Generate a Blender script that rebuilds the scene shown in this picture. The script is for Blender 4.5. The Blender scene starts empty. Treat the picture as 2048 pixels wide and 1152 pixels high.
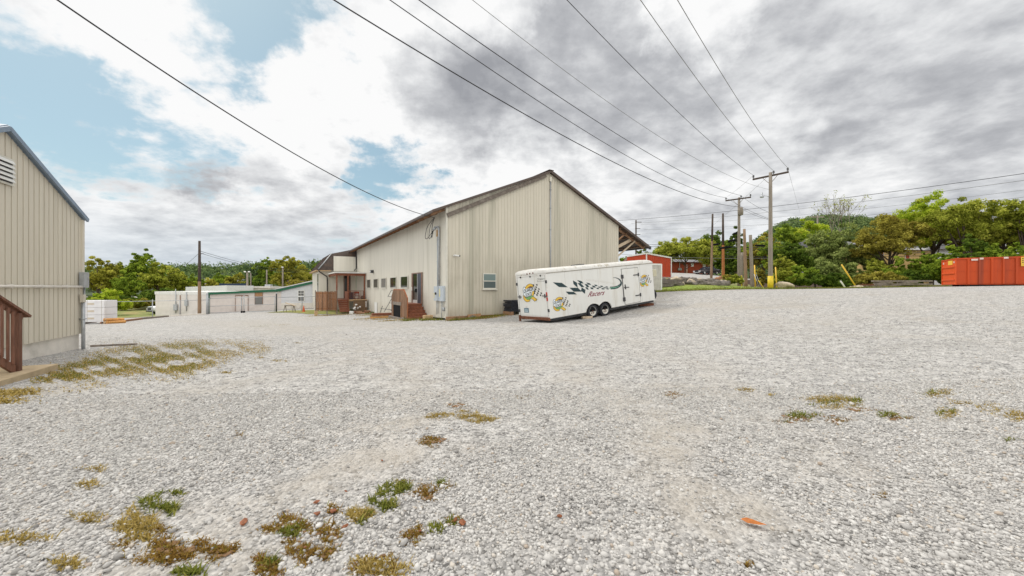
import bpy, math, random
import numpy as np
from mathutils import Vector, Matrix
R = math.radians
F = 770.0          # focal length in photo pixels (2048 wide)
EYE = 1.6
sc = bpy.context.scene
COL = sc.collection
# ------------------------------------------------------------------ camera
cam_d = bpy.data.cameras.new("camera"); cam = bpy.data.objects.new("camera", cam_d); COL.objects.link(cam)
cam.location = (0, 0, EYE); cam.rotation_euler = (R(90), 0, 0)
cam_d.sensor_width = 36; cam_d.lens = 36 * F / 2048; cam_d.clip_start = 0.05; cam_d.clip_end = 6000
sc.camera = cam
# ------------------------------------------------------------------ exposure
sc.view_settings.view_transform = 'Standard'; sc.view_settings.look = 'None'
sc.view_settings.exposure = 0.34; sc.view_settings.gamma = 1.0
sc.cycles.max_bounces = 6; sc.cycles.diffuse_bounces = 3; sc.cycles.glossy_bounces = 3
sc.cycles.transparent_max_bounces = 8
# ------------------------------------------------------------------ sun (soft, behind cloud, left of the view)
SUN_EL, SUN_AZ = R(50), R(-52)      # azimuth measured from +Y towards +X
sd = bpy.data.lights.new("sun", 'SUN'); sd.energy = 1.5; sd.angle = R(14); sd.color = (1.0, 0.95, 0.87)
so = bpy.data.objects.new("sun", sd); COL.objects.link(so)
svec = Vector((math.sin(SUN_AZ) * math.cos(SUN_EL), math.cos(SUN_AZ) * math.cos(SUN_EL), math.sin(SUN_EL)))
so.rotation_euler = svec.to_track_quat('Z', 'Y').to_euler(); so.location = svec * 50
# ------------------------------------------------------------------ sky
W = bpy.data.worlds.new("World"); sc.world = W; W.use_nodes = True
nt = W.node_tree; nt.nodes.clear()
def N(tree, t, **kw):
    n = tree.nodes.new(t)
    for k, v in kw.items(): setattr(n, k, v)
    return n
def mth(tree, op, a, b=None, c=None, clamp=False):
    n = N(tree, 'ShaderNodeMath', operation=op, use_clamp=clamp)
    for i, v in enumerate((a, b, c)):
        if v is None: continue
        if isinstance(v, (int, float)): n.inputs[i].default_value = v
        else: tree.links.new(v, n.inputs[i])
    return n.outputs[0]
def mrange(tree, v, a, b, c=0.0, d=1.0, smooth=True):
    n = N(tree, 'ShaderNodeMapRange'); n.interpolation_type = 'SMOOTHSTEP' if smooth else 'LINEAR'
    tree.links.new(v, n.inputs[0])
    for i, q in enumerate((a, b, c, d)): n.inputs[i + 1].default_value = q
    return n.outputs[0]
def mixc(tree, f, a, b, mode='MIX'):
    n = N(tree, 'ShaderNodeMix', data_type='RGBA', blend_type=mode)
    for i, v in ((0, f), (6, a), (7, b)):
        if isinstance(v, (int, float)): n.inputs[i].default_value = v
        elif isinstance(v, tuple): n.inputs[i].default_value = (*v, 1) if len(v) == 3 else v
        else: tree.links.new(v, n.inputs[i])
    return n.outputs[2]
def noise(tree, vec, scale, detail=4, rough=0.55, dist=0.0):
    n = N(tree, 'ShaderNodeTexNoise'); n.inputs['Scale'].default_value = scale
    n.inputs['Detail'].default_value = detail; n.inputs['Roughness'].default_value = rough
    n.inputs['Distortion'].default_value = dist
    if vec is not None: tree.links.new(vec, n.inputs['Vector'])
    return n.outputs['Fac']
def ramp(tree, v, stops):
    n = N(tree, 'ShaderNodeValToRGB'); e = n.color_ramp.elements
    while len(e) < len(stops): e.new(0.5)
    for el, (p, c) in zip(e, stops): el.position = p; el.color = (*c, 1) if len(c) == 3 else c
    tree.links.new(v, n.inputs[0]); return n.outputs[0]
tc = N(nt, 'ShaderNodeTexCoord'); DIR = tc.outputs['Generated']
sep = N(nt, 'ShaderNodeSeparateXYZ'); nt.links.new(DIR, sep.inputs[0])
zc = mth(nt, 'ADD', mth(nt, 'MAXIMUM', sep.outputs[2], 0.0), 0.23)
cmb = N(nt, 'ShaderNodeCombineXYZ')
nt.links.new(mth(nt, 'DIVIDE', sep.outputs[0], zc), cmb.inputs[0])
nt.links.new(mth(nt, 'DIVIDE', sep.outputs[1], zc), cmb.inputs[1])
CP = cmb.outputs[0]
wn = N(nt, 'ShaderNodeTexNoise'); wn.inputs['Scale'].default_value = 3.2; wn.inputs['Detail'].default_value = 7; wn.inputs['Roughness'].default_value = .62; nt.links.new(DIR, wn.inputs['Vector'])
ws = N(nt, 'ShaderNodeVectorMath', operation='SUBTRACT'); nt.links.new(wn.outputs['Color'], ws.inputs[0]); ws.inputs[1].default_value = (.5, .5, .5)
wm = N(nt, 'ShaderNodeVectorMath', operation='MULTIPLY_ADD'); nt.links.new(ws.outputs[0], wm.inputs[0]); wm.inputs[1].default_value = (.52, .40, .34); nt.links.new(DIR, wm.inputs[2])
wz = N(nt, 'ShaderNodeVectorMath', operation='NORMALIZE'); nt.links.new(wm.outputs[0], wz.inputs[0]); WD = wz.outputs[0]
def blobs(base, lst):
    acc = base
    for px, py, deg, w in lst:
        d = Vector(((px - 1024) / F, 1, (576 - py) / F)).normalized()
        dn = N(nt, 'ShaderNodeVectorMath', operation='DOT_PRODUCT'); nt.links.new(WD, dn.inputs[0]); dn.inputs[1].default_value = d
        acc = mth(nt, 'MULTIPLY_ADD', mrange(nt, dn.outputs['Value'], math.cos(R(deg)), 1.0), w, acc)
    return acc
n1 = noise(nt, CP, 2.9, 10, 0.6, 0.1)
n2 = noise(nt, CP, 1.4, 9, 0.58, 0.15)
n3 = noise(nt, CP, 8, 8, 0.6, 0.0)
cov = mth(nt, 'MULTIPLY_ADD', mth(nt, 'SUBTRACT', n3, .5), 0.85, mth(nt, 'MULTIPLY_ADD', mth(nt, 'SUBTRACT', n1, .5), 1.45, .69))
cov = blobs(cov, [(470, 0, 9, -.34), (590, 20, 8, -.28), (680, 0, 5, -.10), (30, 100, 8, -.20), (160, 215, 7, -.14), (560, 290, 6, -.12), (900, 20, 5, -.1), (60, 225, 10, -.30), (230, 245, 10, -.28), (390, 250, 9, -.27), (20, 195, 6, -.14), (775, 355, 6, -.26), (690, 335, 5, -.16),
                  (430, 300, 7, -.16), (190, 350, 6, -.10), (330, 372, 7, -.10), (650, 180, 5, -.06), (560, 340, 6, -.10), (230, 100, 12, .22), (520, 170, 16, .24), (640, 260, 10, .14), (850, 100, 16, .25), (1040, 180, 22, .35), (1500, 150, 40, .5), (1800, 350, 30, .4), (1200, 480, 20, .3), (480, 450, 16, .26), (280, 310, 8, .16), (150, 310, 9, .18), (1000, 400, 14, .12), (150, 430, 10, .2), (100, 160, 9, .12)])
alpha = mrange(nt, cov, 0.40, 0.80)
dark = mth(nt, 'MULTIPLY_ADD', mth(nt, 'SUBTRACT', n2, 0.5), .95, mth(nt, 'MULTIPLY_ADD', mth(nt, 'SUBTRACT', n3, 0.5), 1.0, mth(nt, 'MULTIPLY_ADD', mth(nt, 'SUBTRACT', n1, 0.5), 1.15, 0.065)))
dark = blobs(dark, [(920, 200, 12, .44), (1010, 260, 10, .12), (1110, 110, 16, .40), (1260, 160, 14, .24), (1540, 130, 16, .34), (1330, 300, 12, .10), (1720, 60, 22, .08), (1830, 250, 24, .14), (2000, 140, 22, .10),
                    (1560, 240, 12, .08), (1180, 260, 10, .12), (425, 335, 4.5, .5), (540, 305, 5, .3), (330, 480, 15, .12), (560, 480, 15, .12), (1360, 480, 14, .20), (1900, 400, 22, .14), (700, 480, 12, .1),
                    (1385, 10, 7, -.42), (985, 10, 7, -.42), (1050, 335, 9, -.22), (1640, 285, 11, -.22), (1450, 305, 9, -.22), (640, 230, 14, -.10), (520, 140, 15, -.12), (800, 430, 12, -.12), (1500, 330, 8, -.08), (820, 60, 8, -.10), (200, 150, 10, -.08)])
cloud = ramp(nt, dark, [(0.0, (.765, .765, .765)), (.13, (.695, .70, .705)), (.34, (.57, .578, .59)), (.62, (.41, .418, .437)), (1.0, (.275, .283, .305))])
sky = N(nt, 'ShaderNodeTexSky', sky_type='NISHITA'); sky.sun_disc = False
sky.sun_elevation = SUN_EL; sky.sun_rotation = SUN_AZ; sky.air_density = 1.0; sky.dust_density = 1.2
clear = mixc(nt, 1.0, mixc(nt, 1.0, sky.outputs[0], (.40, .46, .44), 'MULTIPLY'), (1.45, 2.05, 2.25), 'ADD')
low = mrange(nt, sep.outputs[2], 0.0, 0.22, 1.0, 0.0)
clear = mixc(nt, mth(nt, 'MULTIPLY', low, .55), clear, (5.4, 6.2, 6.7))
cl10 = mixc(nt, 1.0, cloud, (10, 10, 10), 'MULTIPLY')
skymix = mixc(nt, alpha, clear, cl10)
hz = mth(nt, 'MULTIPLY', mrange(nt, sep.outputs[2], 0.01, 0.19, 1.0, 0.0), .62)
skymix = mixc(nt, hz, skymix, (4.1, 4.85, 5.5))
# unseen sky overhead and behind camera boosted and warmed to light the ground
back = mth(nt, 'MAXIMUM', mrange(nt, sep.outputs[1], 0.25, -0.5), mrange(nt, sep.outputs[2], 0.68, 0.95))
bm = mth(nt, 'MULTIPLY_ADD', back, 0.95, 1.0)
skymix = mixc(nt, mth(nt, 'MULTIPLY', back, .8), skymix, mixc(nt, 1.0, skymix, (1.07, .98, .88), 'MULTIPLY'))
vm = N(nt, 'ShaderNodeVectorMath', operation='SCALE'); nt.links.new(skymix, vm.inputs[0]); nt.links.new(bm, vm.inputs['Scale'])
bg = N(nt, 'ShaderNodeBackground'); bg.inputs[1].default_value = 0.1
nt.links.new(vm.outputs[0], bg.inputs[0])
wo = N(nt, 'ShaderNodeOutputWorld'); nt.links.new(bg.outputs[0], wo.inputs[0])

# ================================================================== helpers
def AT(px, py, d): return Vector(((px - 1024) * d / F, d, EYE + (576 - py) * d / F))
_cp = np.array([  # ground survey points x, y, z
 (0,0,0),(0,-14,-.25),(-14,-8,-.3),(14,-8,.3),(-6,6,-.05),(6,6,.12),(12,2,.35),(-13.2,11.9,-.27),(-17,6,-.25),(-9.5,14,-.27),(-3.9,23,-.33),(0.6,22,-.12),
 (1.6,16.6,.02),(4.1,18.8,.10),(6.9,20.6,.47),(0,12,-.02),(12,14,.62),(20,12,1.05),(28.3,24.5,1.70),(33,12,1.72),(45,6,2.0),(15.2,36,1.50),(10,30,1.15),(23.5,35,1.54),(28.3,46,1.60),
 (40,36,1.62),(55,36,1.7),(-8.5,29,-.62),(-13.5,37,-1.0),(-18,42,-1.1),(-24,44,-1.2),(-33,30,-1.2),(-24,24,-.85),(-37,47,-1.57),(-29,48,-1.32),(-46,50,-2.05),(-39.5,50,-1.75),(-41,53,-1.85),(-31.8,53,-1.3),(-27.6,54,-1.15),(-70,70,-1.95),(-40,66,-1.7),
 (-60,45,-2.1),(-60,75,-2.2),(-30,90,-1.8),(14,44,2.4),(20,46,2.6),(14,56,3.3),(22,60,3.5),(30,66,3.85),(35,69,4.0),(38,62,2.6),(20,90,4.4),(40,90,3.6),(60,60,2.0),(70,45,2.0),(0,60,1.5),(0,90,1.8),(70,90,3.0),(5,38,.7)], float)
def _tps(r2): return r2 * np.log(r2 + 1e-9) * 0.5
_n = len(_cp); _S = 20.0
_xy = _cp[:, :2] / _S
_K = _tps(((_xy[:, None] - _xy[None]) ** 2).sum(-1)) + np.eye(_n) * 0.02
_Pm = np.c_[np.ones(_n), _xy]
_A = np.block([[_K, _Pm], [_Pm.T, np.zeros((3, 3))]])
_w = np.linalg.solve(_A, np.r_[_cp[:, 2], np.zeros(3)])
def GZA(x, y):
    x = np.asarray(x, float); y = np.asarray(y, float)
    q = np.stack([np.clip(x, -66, 74), np.clip(y, -16, 92)], -1) / _S
    r2 = ((q[..., None, :] - _xy) ** 2).sum(-1)
    z = _tps(r2) @ _w[:_n] + _w[_n] + q @ _w[_n + 1:]
    return np.clip(z, -2.6, 5.0)
def GZ(x, y): return float(GZA(np.array([x]), np.array([y]))[0])
def GP(px, py, dmin=1.5, dmax=120):
    d = np.linspace(dmin, dmax, 4000); x = (px - 1024) * d / F; z = EYE + (576 - py) * d / F
    h = z - GZA(x, d); i = np.argmax(h <= 0)
    if h[i] > 0: i = len(d) - 1
    return Vector((x[i], d[i], GZ(x[i], d[i])))
def GD(px, d):
    x = (px - 1024) * d / F
    return Vector((x, d, GZ(x, d)))
Z3 = Vector((0, 0, 1))
class MB:
    def __init__(s): s.v = []; s.f = []
    def add(s, vs, fs):
        o = len(s.v); s.v += [tuple(v) for v in vs]; s.f += [tuple(i + o for i in f) for f in fs]; return s
    def box(s, x0, x1, y0, y1, z0, z1):
        return s.add([(x0,y0,z0),(x1,y0,z0),(x1,y1,z0),(x0,y1,z0),(x0,y0,z1),(x1,y0,z1),(x1,y1,z1),(x0,y1,z1)],
                     [(0,3,2,1),(4,5,6,7),(0,1,5,4),(1,2,6,5),(2,3,7,6),(3,0,4,7)])
    def beam(s, p, q, w, h, up=Z3):
        p, q = Vector(p), Vector(q); d = (q - p).normalized(); a = d.cross(up)
        if a.length < 1e-4: a = d.cross(Vector((1, 0, 0)))
        a = a.normalized() * w / 2; b = a.cross(d).normalized() * h / 2
        vs = [c + e for c in (p, q) for e in (-a - b, a - b, a + b, -a + b)]
        return s.add(vs, [(0,1,2,3),(7,6,5,4),(0,4,5,1),(1,5,6,2),(2,6,7,3),(3,7,4,0)])
    def path(s, pts, r, n=8, caps=True):
        pts = [Vector(p) for p in pts]; m = len(pts); rs = r if isinstance(r, (list, tuple)) else [r] * m
        o = len(s.v); ref = None
        for i, p in enumerate(pts):
            d = (pts[min(i + 1, m - 1)] - pts[max(i - 1, 0)]).normalized()
            if ref is None: ref = d.cross(Vector((.3, .9, .2)) if abs(d.z) > .8 else Z3).normalized()
            a = (ref - d * ref.dot(d)).normalized(); b = d.cross(a); ref = a
            for k in range(n):
                t = 2 * math.pi * k / n; s.v.append(tuple(p + (a * math.cos(t) + b * math.sin(t)) * rs[i]))
        for i in range(m - 1):
            for k in range(n):
                k2 = (k + 1) % n; s.f.append((o + i*n + k, o + i*n + k2, o + (i+1)*n + k2, o + (i+1)*n + k))
        if caps:
            s.f.append(tuple(o + k for k in range(n))[::-1]); s.f.append(tuple(o + (m-1)*n + k for k in range(n)))
        return s
    def tube(s, p, q, r0, r1=None, n=10): return s.path([p, q], [r0, r0 if r1 is None else r1], n)
    def prism(s, poly, vec):
        vec = Vector(vec); n = len(poly); a = [Vector(p) for p in poly]; b = [p + vec for p in a]
        return s.add(a + b, [tuple(range(n))[::-1], tuple(range(n, 2*n))] + [(i, (i+1) % n, n + (i+1) % n, n + i) for i in range(n)])
    def poly(s, pts): return s.add(pts, [tuple(range(len(pts)))])
    def lathe(s, prof, origin=(0,0,0), axis='Z', n=20):
        o = len(s.v); m = len(prof); O = Vector(origin)
        for r, h in prof:
            for k in range(n):
                t = 2*math.pi*k/n; a, b = r*math.cos(t), r*math.sin(t)
                s.v.append(tuple(O + (Vector((a, b, h)) if axis == 'Z' else Vector((a, h, b)) if axis == 'Y' else Vector((h, a, b)))))
        for i in range(m - 1):
            for k in range(n):
                k2 = (k+1) % n; s.f.append((o+i*n+k, o+i*n+k2, o+(i+1)*n+k2, o+(i+1)*n+k))
        return s
    def blob(s, c, r, sx=1, sy=1, sz=1, seed=0, rough=.2, sub=2):
        rr = random.Random(seed); bm = _ico(sub); c = Vector(c); ph = [rr.uniform(0, 6) for _ in range(6)]
        vs = []
        for v in bm[0]:
            k = 1 + rough*(math.sin(v[0]*3.1+ph[0])*math.sin(v[1]*2.7+ph[1]) + .6*math.sin(v[2]*4.3+ph[2]+v[0]*2) + .35*math.sin(v[1]*7+ph[3])*math.sin(v[0]*6+ph[4]))
            vs.append(c + Vector((v[0]*sx, v[1]*sy, v[2]*sz))*r*k)
        return s.add(vs, bm[1])
    def build(s, name, mat, parent=None, smooth=False, bevel=0.0):
        me = bpy.data.meshes.new(name); me.from_pydata(s.v, [], s.f); me.update()
        if mat is not None: me.materials.append(mat)
        if smooth: me.polygons.foreach_set('use_smooth', [True]*len(me.polygons))
        ob = bpy.data.objects.new(name, me); COL.objects.link(ob)
        if parent is not None: ob.parent = parent
        if bevel:
            b = ob.modifiers.new('bevel', 'BEVEL'); b.width = bevel; b.segments = 2; b.limit_method = 'ANGLE'; b.angle_limit = R(40)
        return ob
_icoc = {}
def _ico(sub):
    if sub not in _icoc:
        import bmesh
        b = bmesh.new(); bmesh.ops.create_icosphere(b, subdivisions=sub, radius=1)
        _icoc[sub] = ([tuple(v.co) for v in b.verts], [tuple(v.index for v in f.verts) for f in b.faces]); b.free()
    return _icoc[sub]
def tag(o, label=None, cat=None, group=None, kind=None):
    for k, v in (('label', label), ('category', cat), ('group', group), ('kind', kind)):
        if v: o[k] = v
    return o
def thing(name, label, cat, loc=(0,0,0), rz=0.0, group=None, mat4=None):
    o = bpy.data.objects.new(name, None); COL.objects.link(o); o.empty_display_size = .2
    if mat4 is not None: o.matrix_world = mat4
    else: o.location = loc; o.rotation_euler = (0, 0, rz)
    return tag(o, label, cat, group)
def frame(o, xdir, zup=None):
    X = Vector(xdir).normalized(); Zv = Vector(zup).normalized() if zup else Z3.copy(); Y = Zv.cross(X).normalized()
    return Matrix.Translation(Vector(o)) @ Matrix((X, Y, Zv)).transposed().to_4x4()
def on_plane(M, px, py, axis, off=0.0):
    """point of the local plane <axis> = off (local x,y,z) that the photo shows at a pixel"""
    n = M.to_3x3().col[axis]; o = M.translation + n * off; c = Vector((0, 0, EYE))
    d = Vector(((px - 1024)/F, 1, (576 - py)/F)); t = (o - c).dot(n) / d.dot(n)
    return M.inverted() @ (c + d * t)
def ptop(M, p):
    q = M @ Vector(p); return (1024 + F*q.x/q.y, 576 - F*(q.z - EYE)/q.y)
def np_mesh(name, verts, faces, mat, parent=None, smooth=False, tone=None):
    k = faces.shape[1]; me = bpy.data.meshes.new(name)
    me.vertices.add(len(verts)); me.vertices.foreach_set('co', verts.astype(np.float32).ravel())
    me.loops.add(faces.size); me.loops.foreach_set('vertex_index', faces.astype(np.int32).ravel())
    me.polygons.add(len(faces)); me.polygons.foreach_set('loop_start', np.arange(0, faces.size, k, dtype=np.int32))
    if smooth: me.polygons.foreach_set('use_smooth', np.ones(len(faces), bool))
    if tone is not None:
        a = me.attributes.new('tone', 'FLOAT', 'POINT'); a.data.foreach_set('value', tone.astype(np.float32))
    me.materials.append(mat); me.update(calc_edges=True)
    ob = bpy.data.objects.new(name, me); COL.objects.link(ob)
    if parent is not None: ob.parent = parent
    return ob
# ================================================================== materials
def pm(name, col, rough=.7, var=.18, scale=4.0, stretch=(1,1,1), zd=None, isl=0.0, metal=0.0, bump=0.0, bscale=30, dirt=None, dirt_amt=0.0, dscale=1.2, spec=0.4, dlo=.5, dhi=.7):
    m = bpy.data.materials.new(name); m.use_nodes = True; t = m.node_tree; b = t.nodes['Principled BSDF']
    b.inputs['Roughness'].default_value = rough; b.inputs['Metallic'].default_value = metal; b.inputs['Specular IOR Level'].default_value = spec
    tc = N(t, 'ShaderNodeTexCoord'); mp = N(t, 'ShaderNodeMapping'); t.links.new(tc.outputs['Object'], mp.inputs[0]); mp.inputs['Scale'].default_value = stretch
    V = mp.outputs[0]
    f = noise(t, V, scale, 5, .6)
    lo = tuple(max(0, c*(1-var)) for c in col); hi = tuple(min(1, c*(1+var)) for c in col)
    c = ramp(t, f, [(.3, lo), (.7, hi)])
    if isl:
        gi = N(t, 'ShaderNodeNewGeometry'); c = mixc(t, 1.0, c, ramp(t, gi.outputs['Random Per Island'], [(0, (1-isl,)*3), (1, (1+isl,)*3)]), 'MULTIPLY')
    if dirt is not None:
        g = mrange(t, noise(t, V, dscale, 6, .62, .4), dlo, dhi)
        c = mixc(t, mth(t, 'MULTIPLY', g, dirt_amt), c, dirt)
    if zd is not None:   # mildew and mud splash: colour, and height bands (z0..z1) with ragged edges
        sz = N(t, 'ShaderNodeSeparateXYZ'); t.links.new(tc.outputs['Object'], sz.inputs[0]); nn = noise(t, V, 6, 5, .6, .2); n4 = noise(t, tc.outputs['Object'], .55, 5, .65, .5)
        for colr, a_, b_, c_, d_, amt in zd:
            hgt = mth(t, 'MULTIPLY_ADD', mth(t, 'SUBTRACT', n4, .5), 1.6, sz.outputs[2]); msk = mth(t, 'MULTIPLY', mrange(t, hgt, a_, b_), mrange(t, hgt, c_, d_, 1.0, 0.0))
            c = mixc(t, mth(t, 'MULTIPLY', mth(t, 'MULTIPLY', msk, mrange(t, mth(t, 'ADD', mth(t, 'MULTIPLY', nn, .6), mth(t, 'MULTIPLY', n4, .4)), .38, .62)), amt), c, colr)
    t.links.new(c, b.inputs['Base Color'])
    if bump:
        bn = N(t, 'ShaderNodeBump'); bn.inputs['Strength'].default_value = bump; bn.inputs['Distance'].default_value = .02
        t.links.new(noise(t, V, bscale, 4, .6), bn.inputs['Height']); t.links.new(bn.outputs[0], b.inputs['Normal'])
    return m
def glassy(name, col, rough=.06):
    m = bpy.data.materials.new(name); m.use_nodes = True; b = m.node_tree.nodes['Principled BSDF']
    b.inputs['Base Color'].default_value = (*col, 1); b.inputs['Roughness'].default_value = rough; b.inputs['Specular IOR Level'].default_value = .7
    return m
V_ = (1, 1, .06)   # vertical streaks
M = dict(
 siding_a = pm('cream_siding', (.69,.66,.585), .5, .06, 3, V_, zd=[((.42,.37,.28), -3, -2, -.2, .9, .55)], dirt=(.44,.42,.34), dirt_amt=.45, dscale=1.5),
 siding_b = pm('tan_siding', (.575,.535,.445), .5, .06, 3, V_, zd=[((.36,.325,.255), 1.0, 2.4, 3.2, 4.4, .55), ((.36,.31,.22), -1.5, -.5, .2, 1.0, .6)], dirt=(.33,.32,.25), dirt_amt=.6, dscale=1.0),
 siding_s = pm('shed_siding', (.635,.585,.485), .5, .06, 2.0, V_, dirt=(.40,.36,.28), dirt_amt=.35, dscale=2),
 trim_w = pm('white_trim', (.72,.72,.70), .5, .07), trim_cream = pm('cream_trim', (.62,.60,.53), .5, .07),
 roof_br = pm('brown_metal_roof', (.085,.062,.052), .5, .25, 2, dirt=(.16,.10,.07), dirt_amt=.5),
 wood_red = pm('red_stained_wood', (.225,.080,.042), .7, .35, 9, (1,1,1), bump=.2),
 wood_br = pm('brown_plank', (.26,.125,.062), .75, .4, 10, (3,3,.25), bump=.3, isl=.35, dirt=(.09,.06,.045), dirt_amt=.6, dscale=2),
 wood_grey = pm('weathered_wood', (.23,.195,.165), .85, .35, 8, (1,1,1), bump=.3, dirt=(.12,.09,.07), dirt_amt=.6, dscale=4),
 wood_tan = pm('new_lumber', (.50,.34,.19), .7, .25, 7, bump=.2), wood_or = pm('orange_lumber', (.55,.27,.08), .7, .3, 8),
 ply = pm('plywood_board', (.36,.20,.10), .7, .2, 8),
 rafter = pm('rafter_wood', (.33,.19,.11), .75, .3, 6, dirt=(.12,.07,.05), dirt_amt=.5), strut = pm('pale_strut_wood', (.50,.40,.29), .7, .2, 5),
 blue_trim = pm('blue_grey_trim', (.20,.26,.34), .5, .12), conc = pm('concrete_block', (.70,.66,.60), .8, .1, 3, bump=.15, dirt=(.42,.39,.33), dirt_amt=.5),
 conc_tan = pm('tan_slab', (.46,.36,.23), .85, .15, 5, bump=.2, dirt=(.30,.22,.14), dirt_amt=.5),
 galv = pm('galvanised_steel', (.42,.44,.46), .45, .15, 8, metal=.55), grey_box = pm('grey_enamel', (.47,.52,.57), .45, .08), yellow_lab = pm('yellow_label', (.62,.56,.28), .6, .1),
 pipe_w = pm('white_conduit', (.70,.66,.60), .5, .1, 6), black = pm('black_rubber', (.012,.012,.013), .9, .2, spec=.1), dark = pm('dark_steel', (.045,.045,.05), .5, .25),
 blackpoly = pm('black_wrapped_panels', (.022,.024,.035), .4, .3), glass = glassy('dark_window_glass', (.03,.03,.028)), glass_g = glassy('curtained_glass', (.16,.16,.155), .15),
 glass_b = glassy('grey_green_glass', (.17,.23,.225), .12), shutter = pm('blue_black_door', (.055,.06,.085), .45, .2), door_br = pm('brown_door_frame', (.25,.155,.115), .6, .2),
 rust = pm('rusty_steel', (.15,.055,.028), .8, .4, 12, bump=.2), tr_white = pm('trailer_white', (.70,.70,.675), .38, .035, 2, (1,1,.25), dirt=(.52,.48,.39), dirt_amt=.5, dscale=1.9, dlo=.5, dhi=.75),
 tr_trim = pm('dull_white_trim', (.68,.67,.64), .4, .08, 5, dirt=(.36,.30,.20), dirt_amt=.7, dscale=2.4, dlo=.56, dhi=.7), grime = pm('grimy_seam', (.17,.14,.09), .8, .5, 5),
 green_d = pm('dark_green_vinyl', (.010,.035,.042), .4, .2), green_m = pm('leaf_green_vinyl', (.16,.36,.13), .45, .1), teal = pm('teal_vinyl', (.10,.30,.20), .45, .1), maroon = pm('maroon_vinyl', (.20,.010,.035), .45, .2), yellow = pm('yellow_vinyl', (.72,.46,.055), .45, .12),
 vblack = pm('black_vinyl', (.012,.012,.014), .45, .1), vwhite = pm('white_vinyl', (.74,.80,.84), .45, .03), ghost = pm('faded_lettering', (.58,.56,.50), .5, .1), red_lens = pm('red_lens', (.42,.035,.02), .3, .1),
 plate = pm('blue_plate', (.10,.17,.22), .5, .1), plate_in = pm('pale_plate', (.50,.60,.65), .5, .1), tyre = pm('tyre_rubber', (.020,.021,.028), .75, .25, 10), rim = pm('cream_rim', (.68,.66,.60), .4, .1, dirt=(.40,.22,.08), dirt_amt=.7, dscale=9, dlo=.55, dhi=.65),
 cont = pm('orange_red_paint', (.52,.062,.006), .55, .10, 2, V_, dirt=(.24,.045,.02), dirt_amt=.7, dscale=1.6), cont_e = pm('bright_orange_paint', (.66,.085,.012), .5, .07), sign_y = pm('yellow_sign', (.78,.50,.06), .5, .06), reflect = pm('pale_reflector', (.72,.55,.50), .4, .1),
 pole_g = pm('grey_pole_wood', (.27,.235,.195), .85, .28, 5, (4,4,.15), bump=.3, dirt=(.18,.14,.11), dirt_amt=.5, dscale=3), pole_b = pm('brown_pole_wood', (.27,.18,.115), .85, .3, 5, (4,4,.15), bump=.3), pole_o = pm('orange_pole_wood', (.38,.145,.045), .8, .25, 5, (4,4,.15)), pole_d = pm('dark_pole_top', (.075,.055,.045), .85, .3),
 yguard = pm('yellow_guard', (.70,.52,.03), .5, .12, 5), wguard = pm('white_guard', (.66,.64,.58), .5, .1), insul = pm('grey_porcelain', (.12,.12,.125), .35, .2), wire = pm('cable_jacket', (.020,.021,.024), .5, .2), rail_wood = pm('aged_railing_wood', (.17,.078,.05), .75, .4, 8, (3,3,.3), bump=.3, isl=.3, dirt=(.08,.045,.03), dirt_amt=.5), wire_g = pm('weathered_wire', (.16,.165,.15), .5, .2),
 red_metal = pm('red_metal_siding', (.46,.052,.012), .5, .10, 2, V_), brick = pm('red_brick', (.33,.060,.025), .8, .25, 14), shingle = pm('grey_shingle', (.22,.22,.235), .85, .2, 12), yell_wall = pm('yellow_house_wall', (.60,.42,.17), .7, .1), white_wall = pm('white_house_wall', (.66,.67,.68), .7, .08),
 block_w = pm('white_painted_block', (.71,.675,.645), .8, .07, 2, bump=.1, dirt=(.55,.51,.47), dirt_amt=.45, dscale=.6), pink_w = pm('pinkish_white_wall', (.66,.605,.575), .8, .07, 2, dirt=(.52,.45,.41), dirt_amt=.4, dscale=.6), green_t = pm('green_fascia', (.012,.11,.055), .5, .12), white_roof = pm('white_metal_roof', (.74,.75,.76), .45, .06), blue_roof = pm('dark_blue_roof', (.03,.05,.11), .5, .15), lap = pm('white_lap_siding', (.62,.63,.655), .6, .05),
 car_body = pm('black_car_paint', (.018,.012,.018), .15, .2, spec=.6), car_glass = glassy('car_glass', (.05,.055,.07)), chrome = pm('bright_metal', (.62,.62,.62), .25, .1, metal=.7), truck_w = pm('white_car_paint', (.74,.76,.78), .25, .03), headl = pm('clear_lens', (.65,.66,.68), .15, .1),
 wrap = pm('white_wrap', (.74,.73,.74), .45, .06, 2, bump=.25, bscale=5, dirt=(.62,.60,.63), dirt_amt=.5), wrap_l = pm('faded_print', (.58,.50,.40), .5, .1), rock = pm('grey_rock', (.17,.15,.13), .9, .4, 5, bump=.5, bscale=10, dirt=(.11,.085,.065), dirt_amt=.7, dscale=3), rock_p = pm('pale_rock', (.47,.39,.29), .9, .25, 4, bump=.5, bscale=8),
 cone = pm('orange_cone', (.60,.10,.02), .5, .1), leafm = pm('orange_leaf', (.42,.13,.02), .6, .3, 30), redbits = pm('red_leaf_bits', (.22,.075,.03), .7, .4, 40), cab = pm('brown_cabinet', (.16,.095,.05), .6, .2, 5), cloth = pm('white_cloth', (.72,.70,.68), .8, .08), chair_r = pm('red_plastic', (.30,.035,.02), .4, .2), bluebox = pm('navy_plastic', (.03,.04,.07), .5, .2),
 bark = pm('tree_bark', (.105,.08,.06), .9, .35, 6, (2,2,.4), bump=.5), bark_l = pm('pale_bark', (.24,.205,.16), .9, .25, 6), beige = pm('beige_plastic', (.52,.49,.36), .6, .1), dust = pm('worn_grey_paint', (.50,.48,.45), .8, .12, 3, dirt=(.30,.27,.23), dirt_amt=.6))
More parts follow.
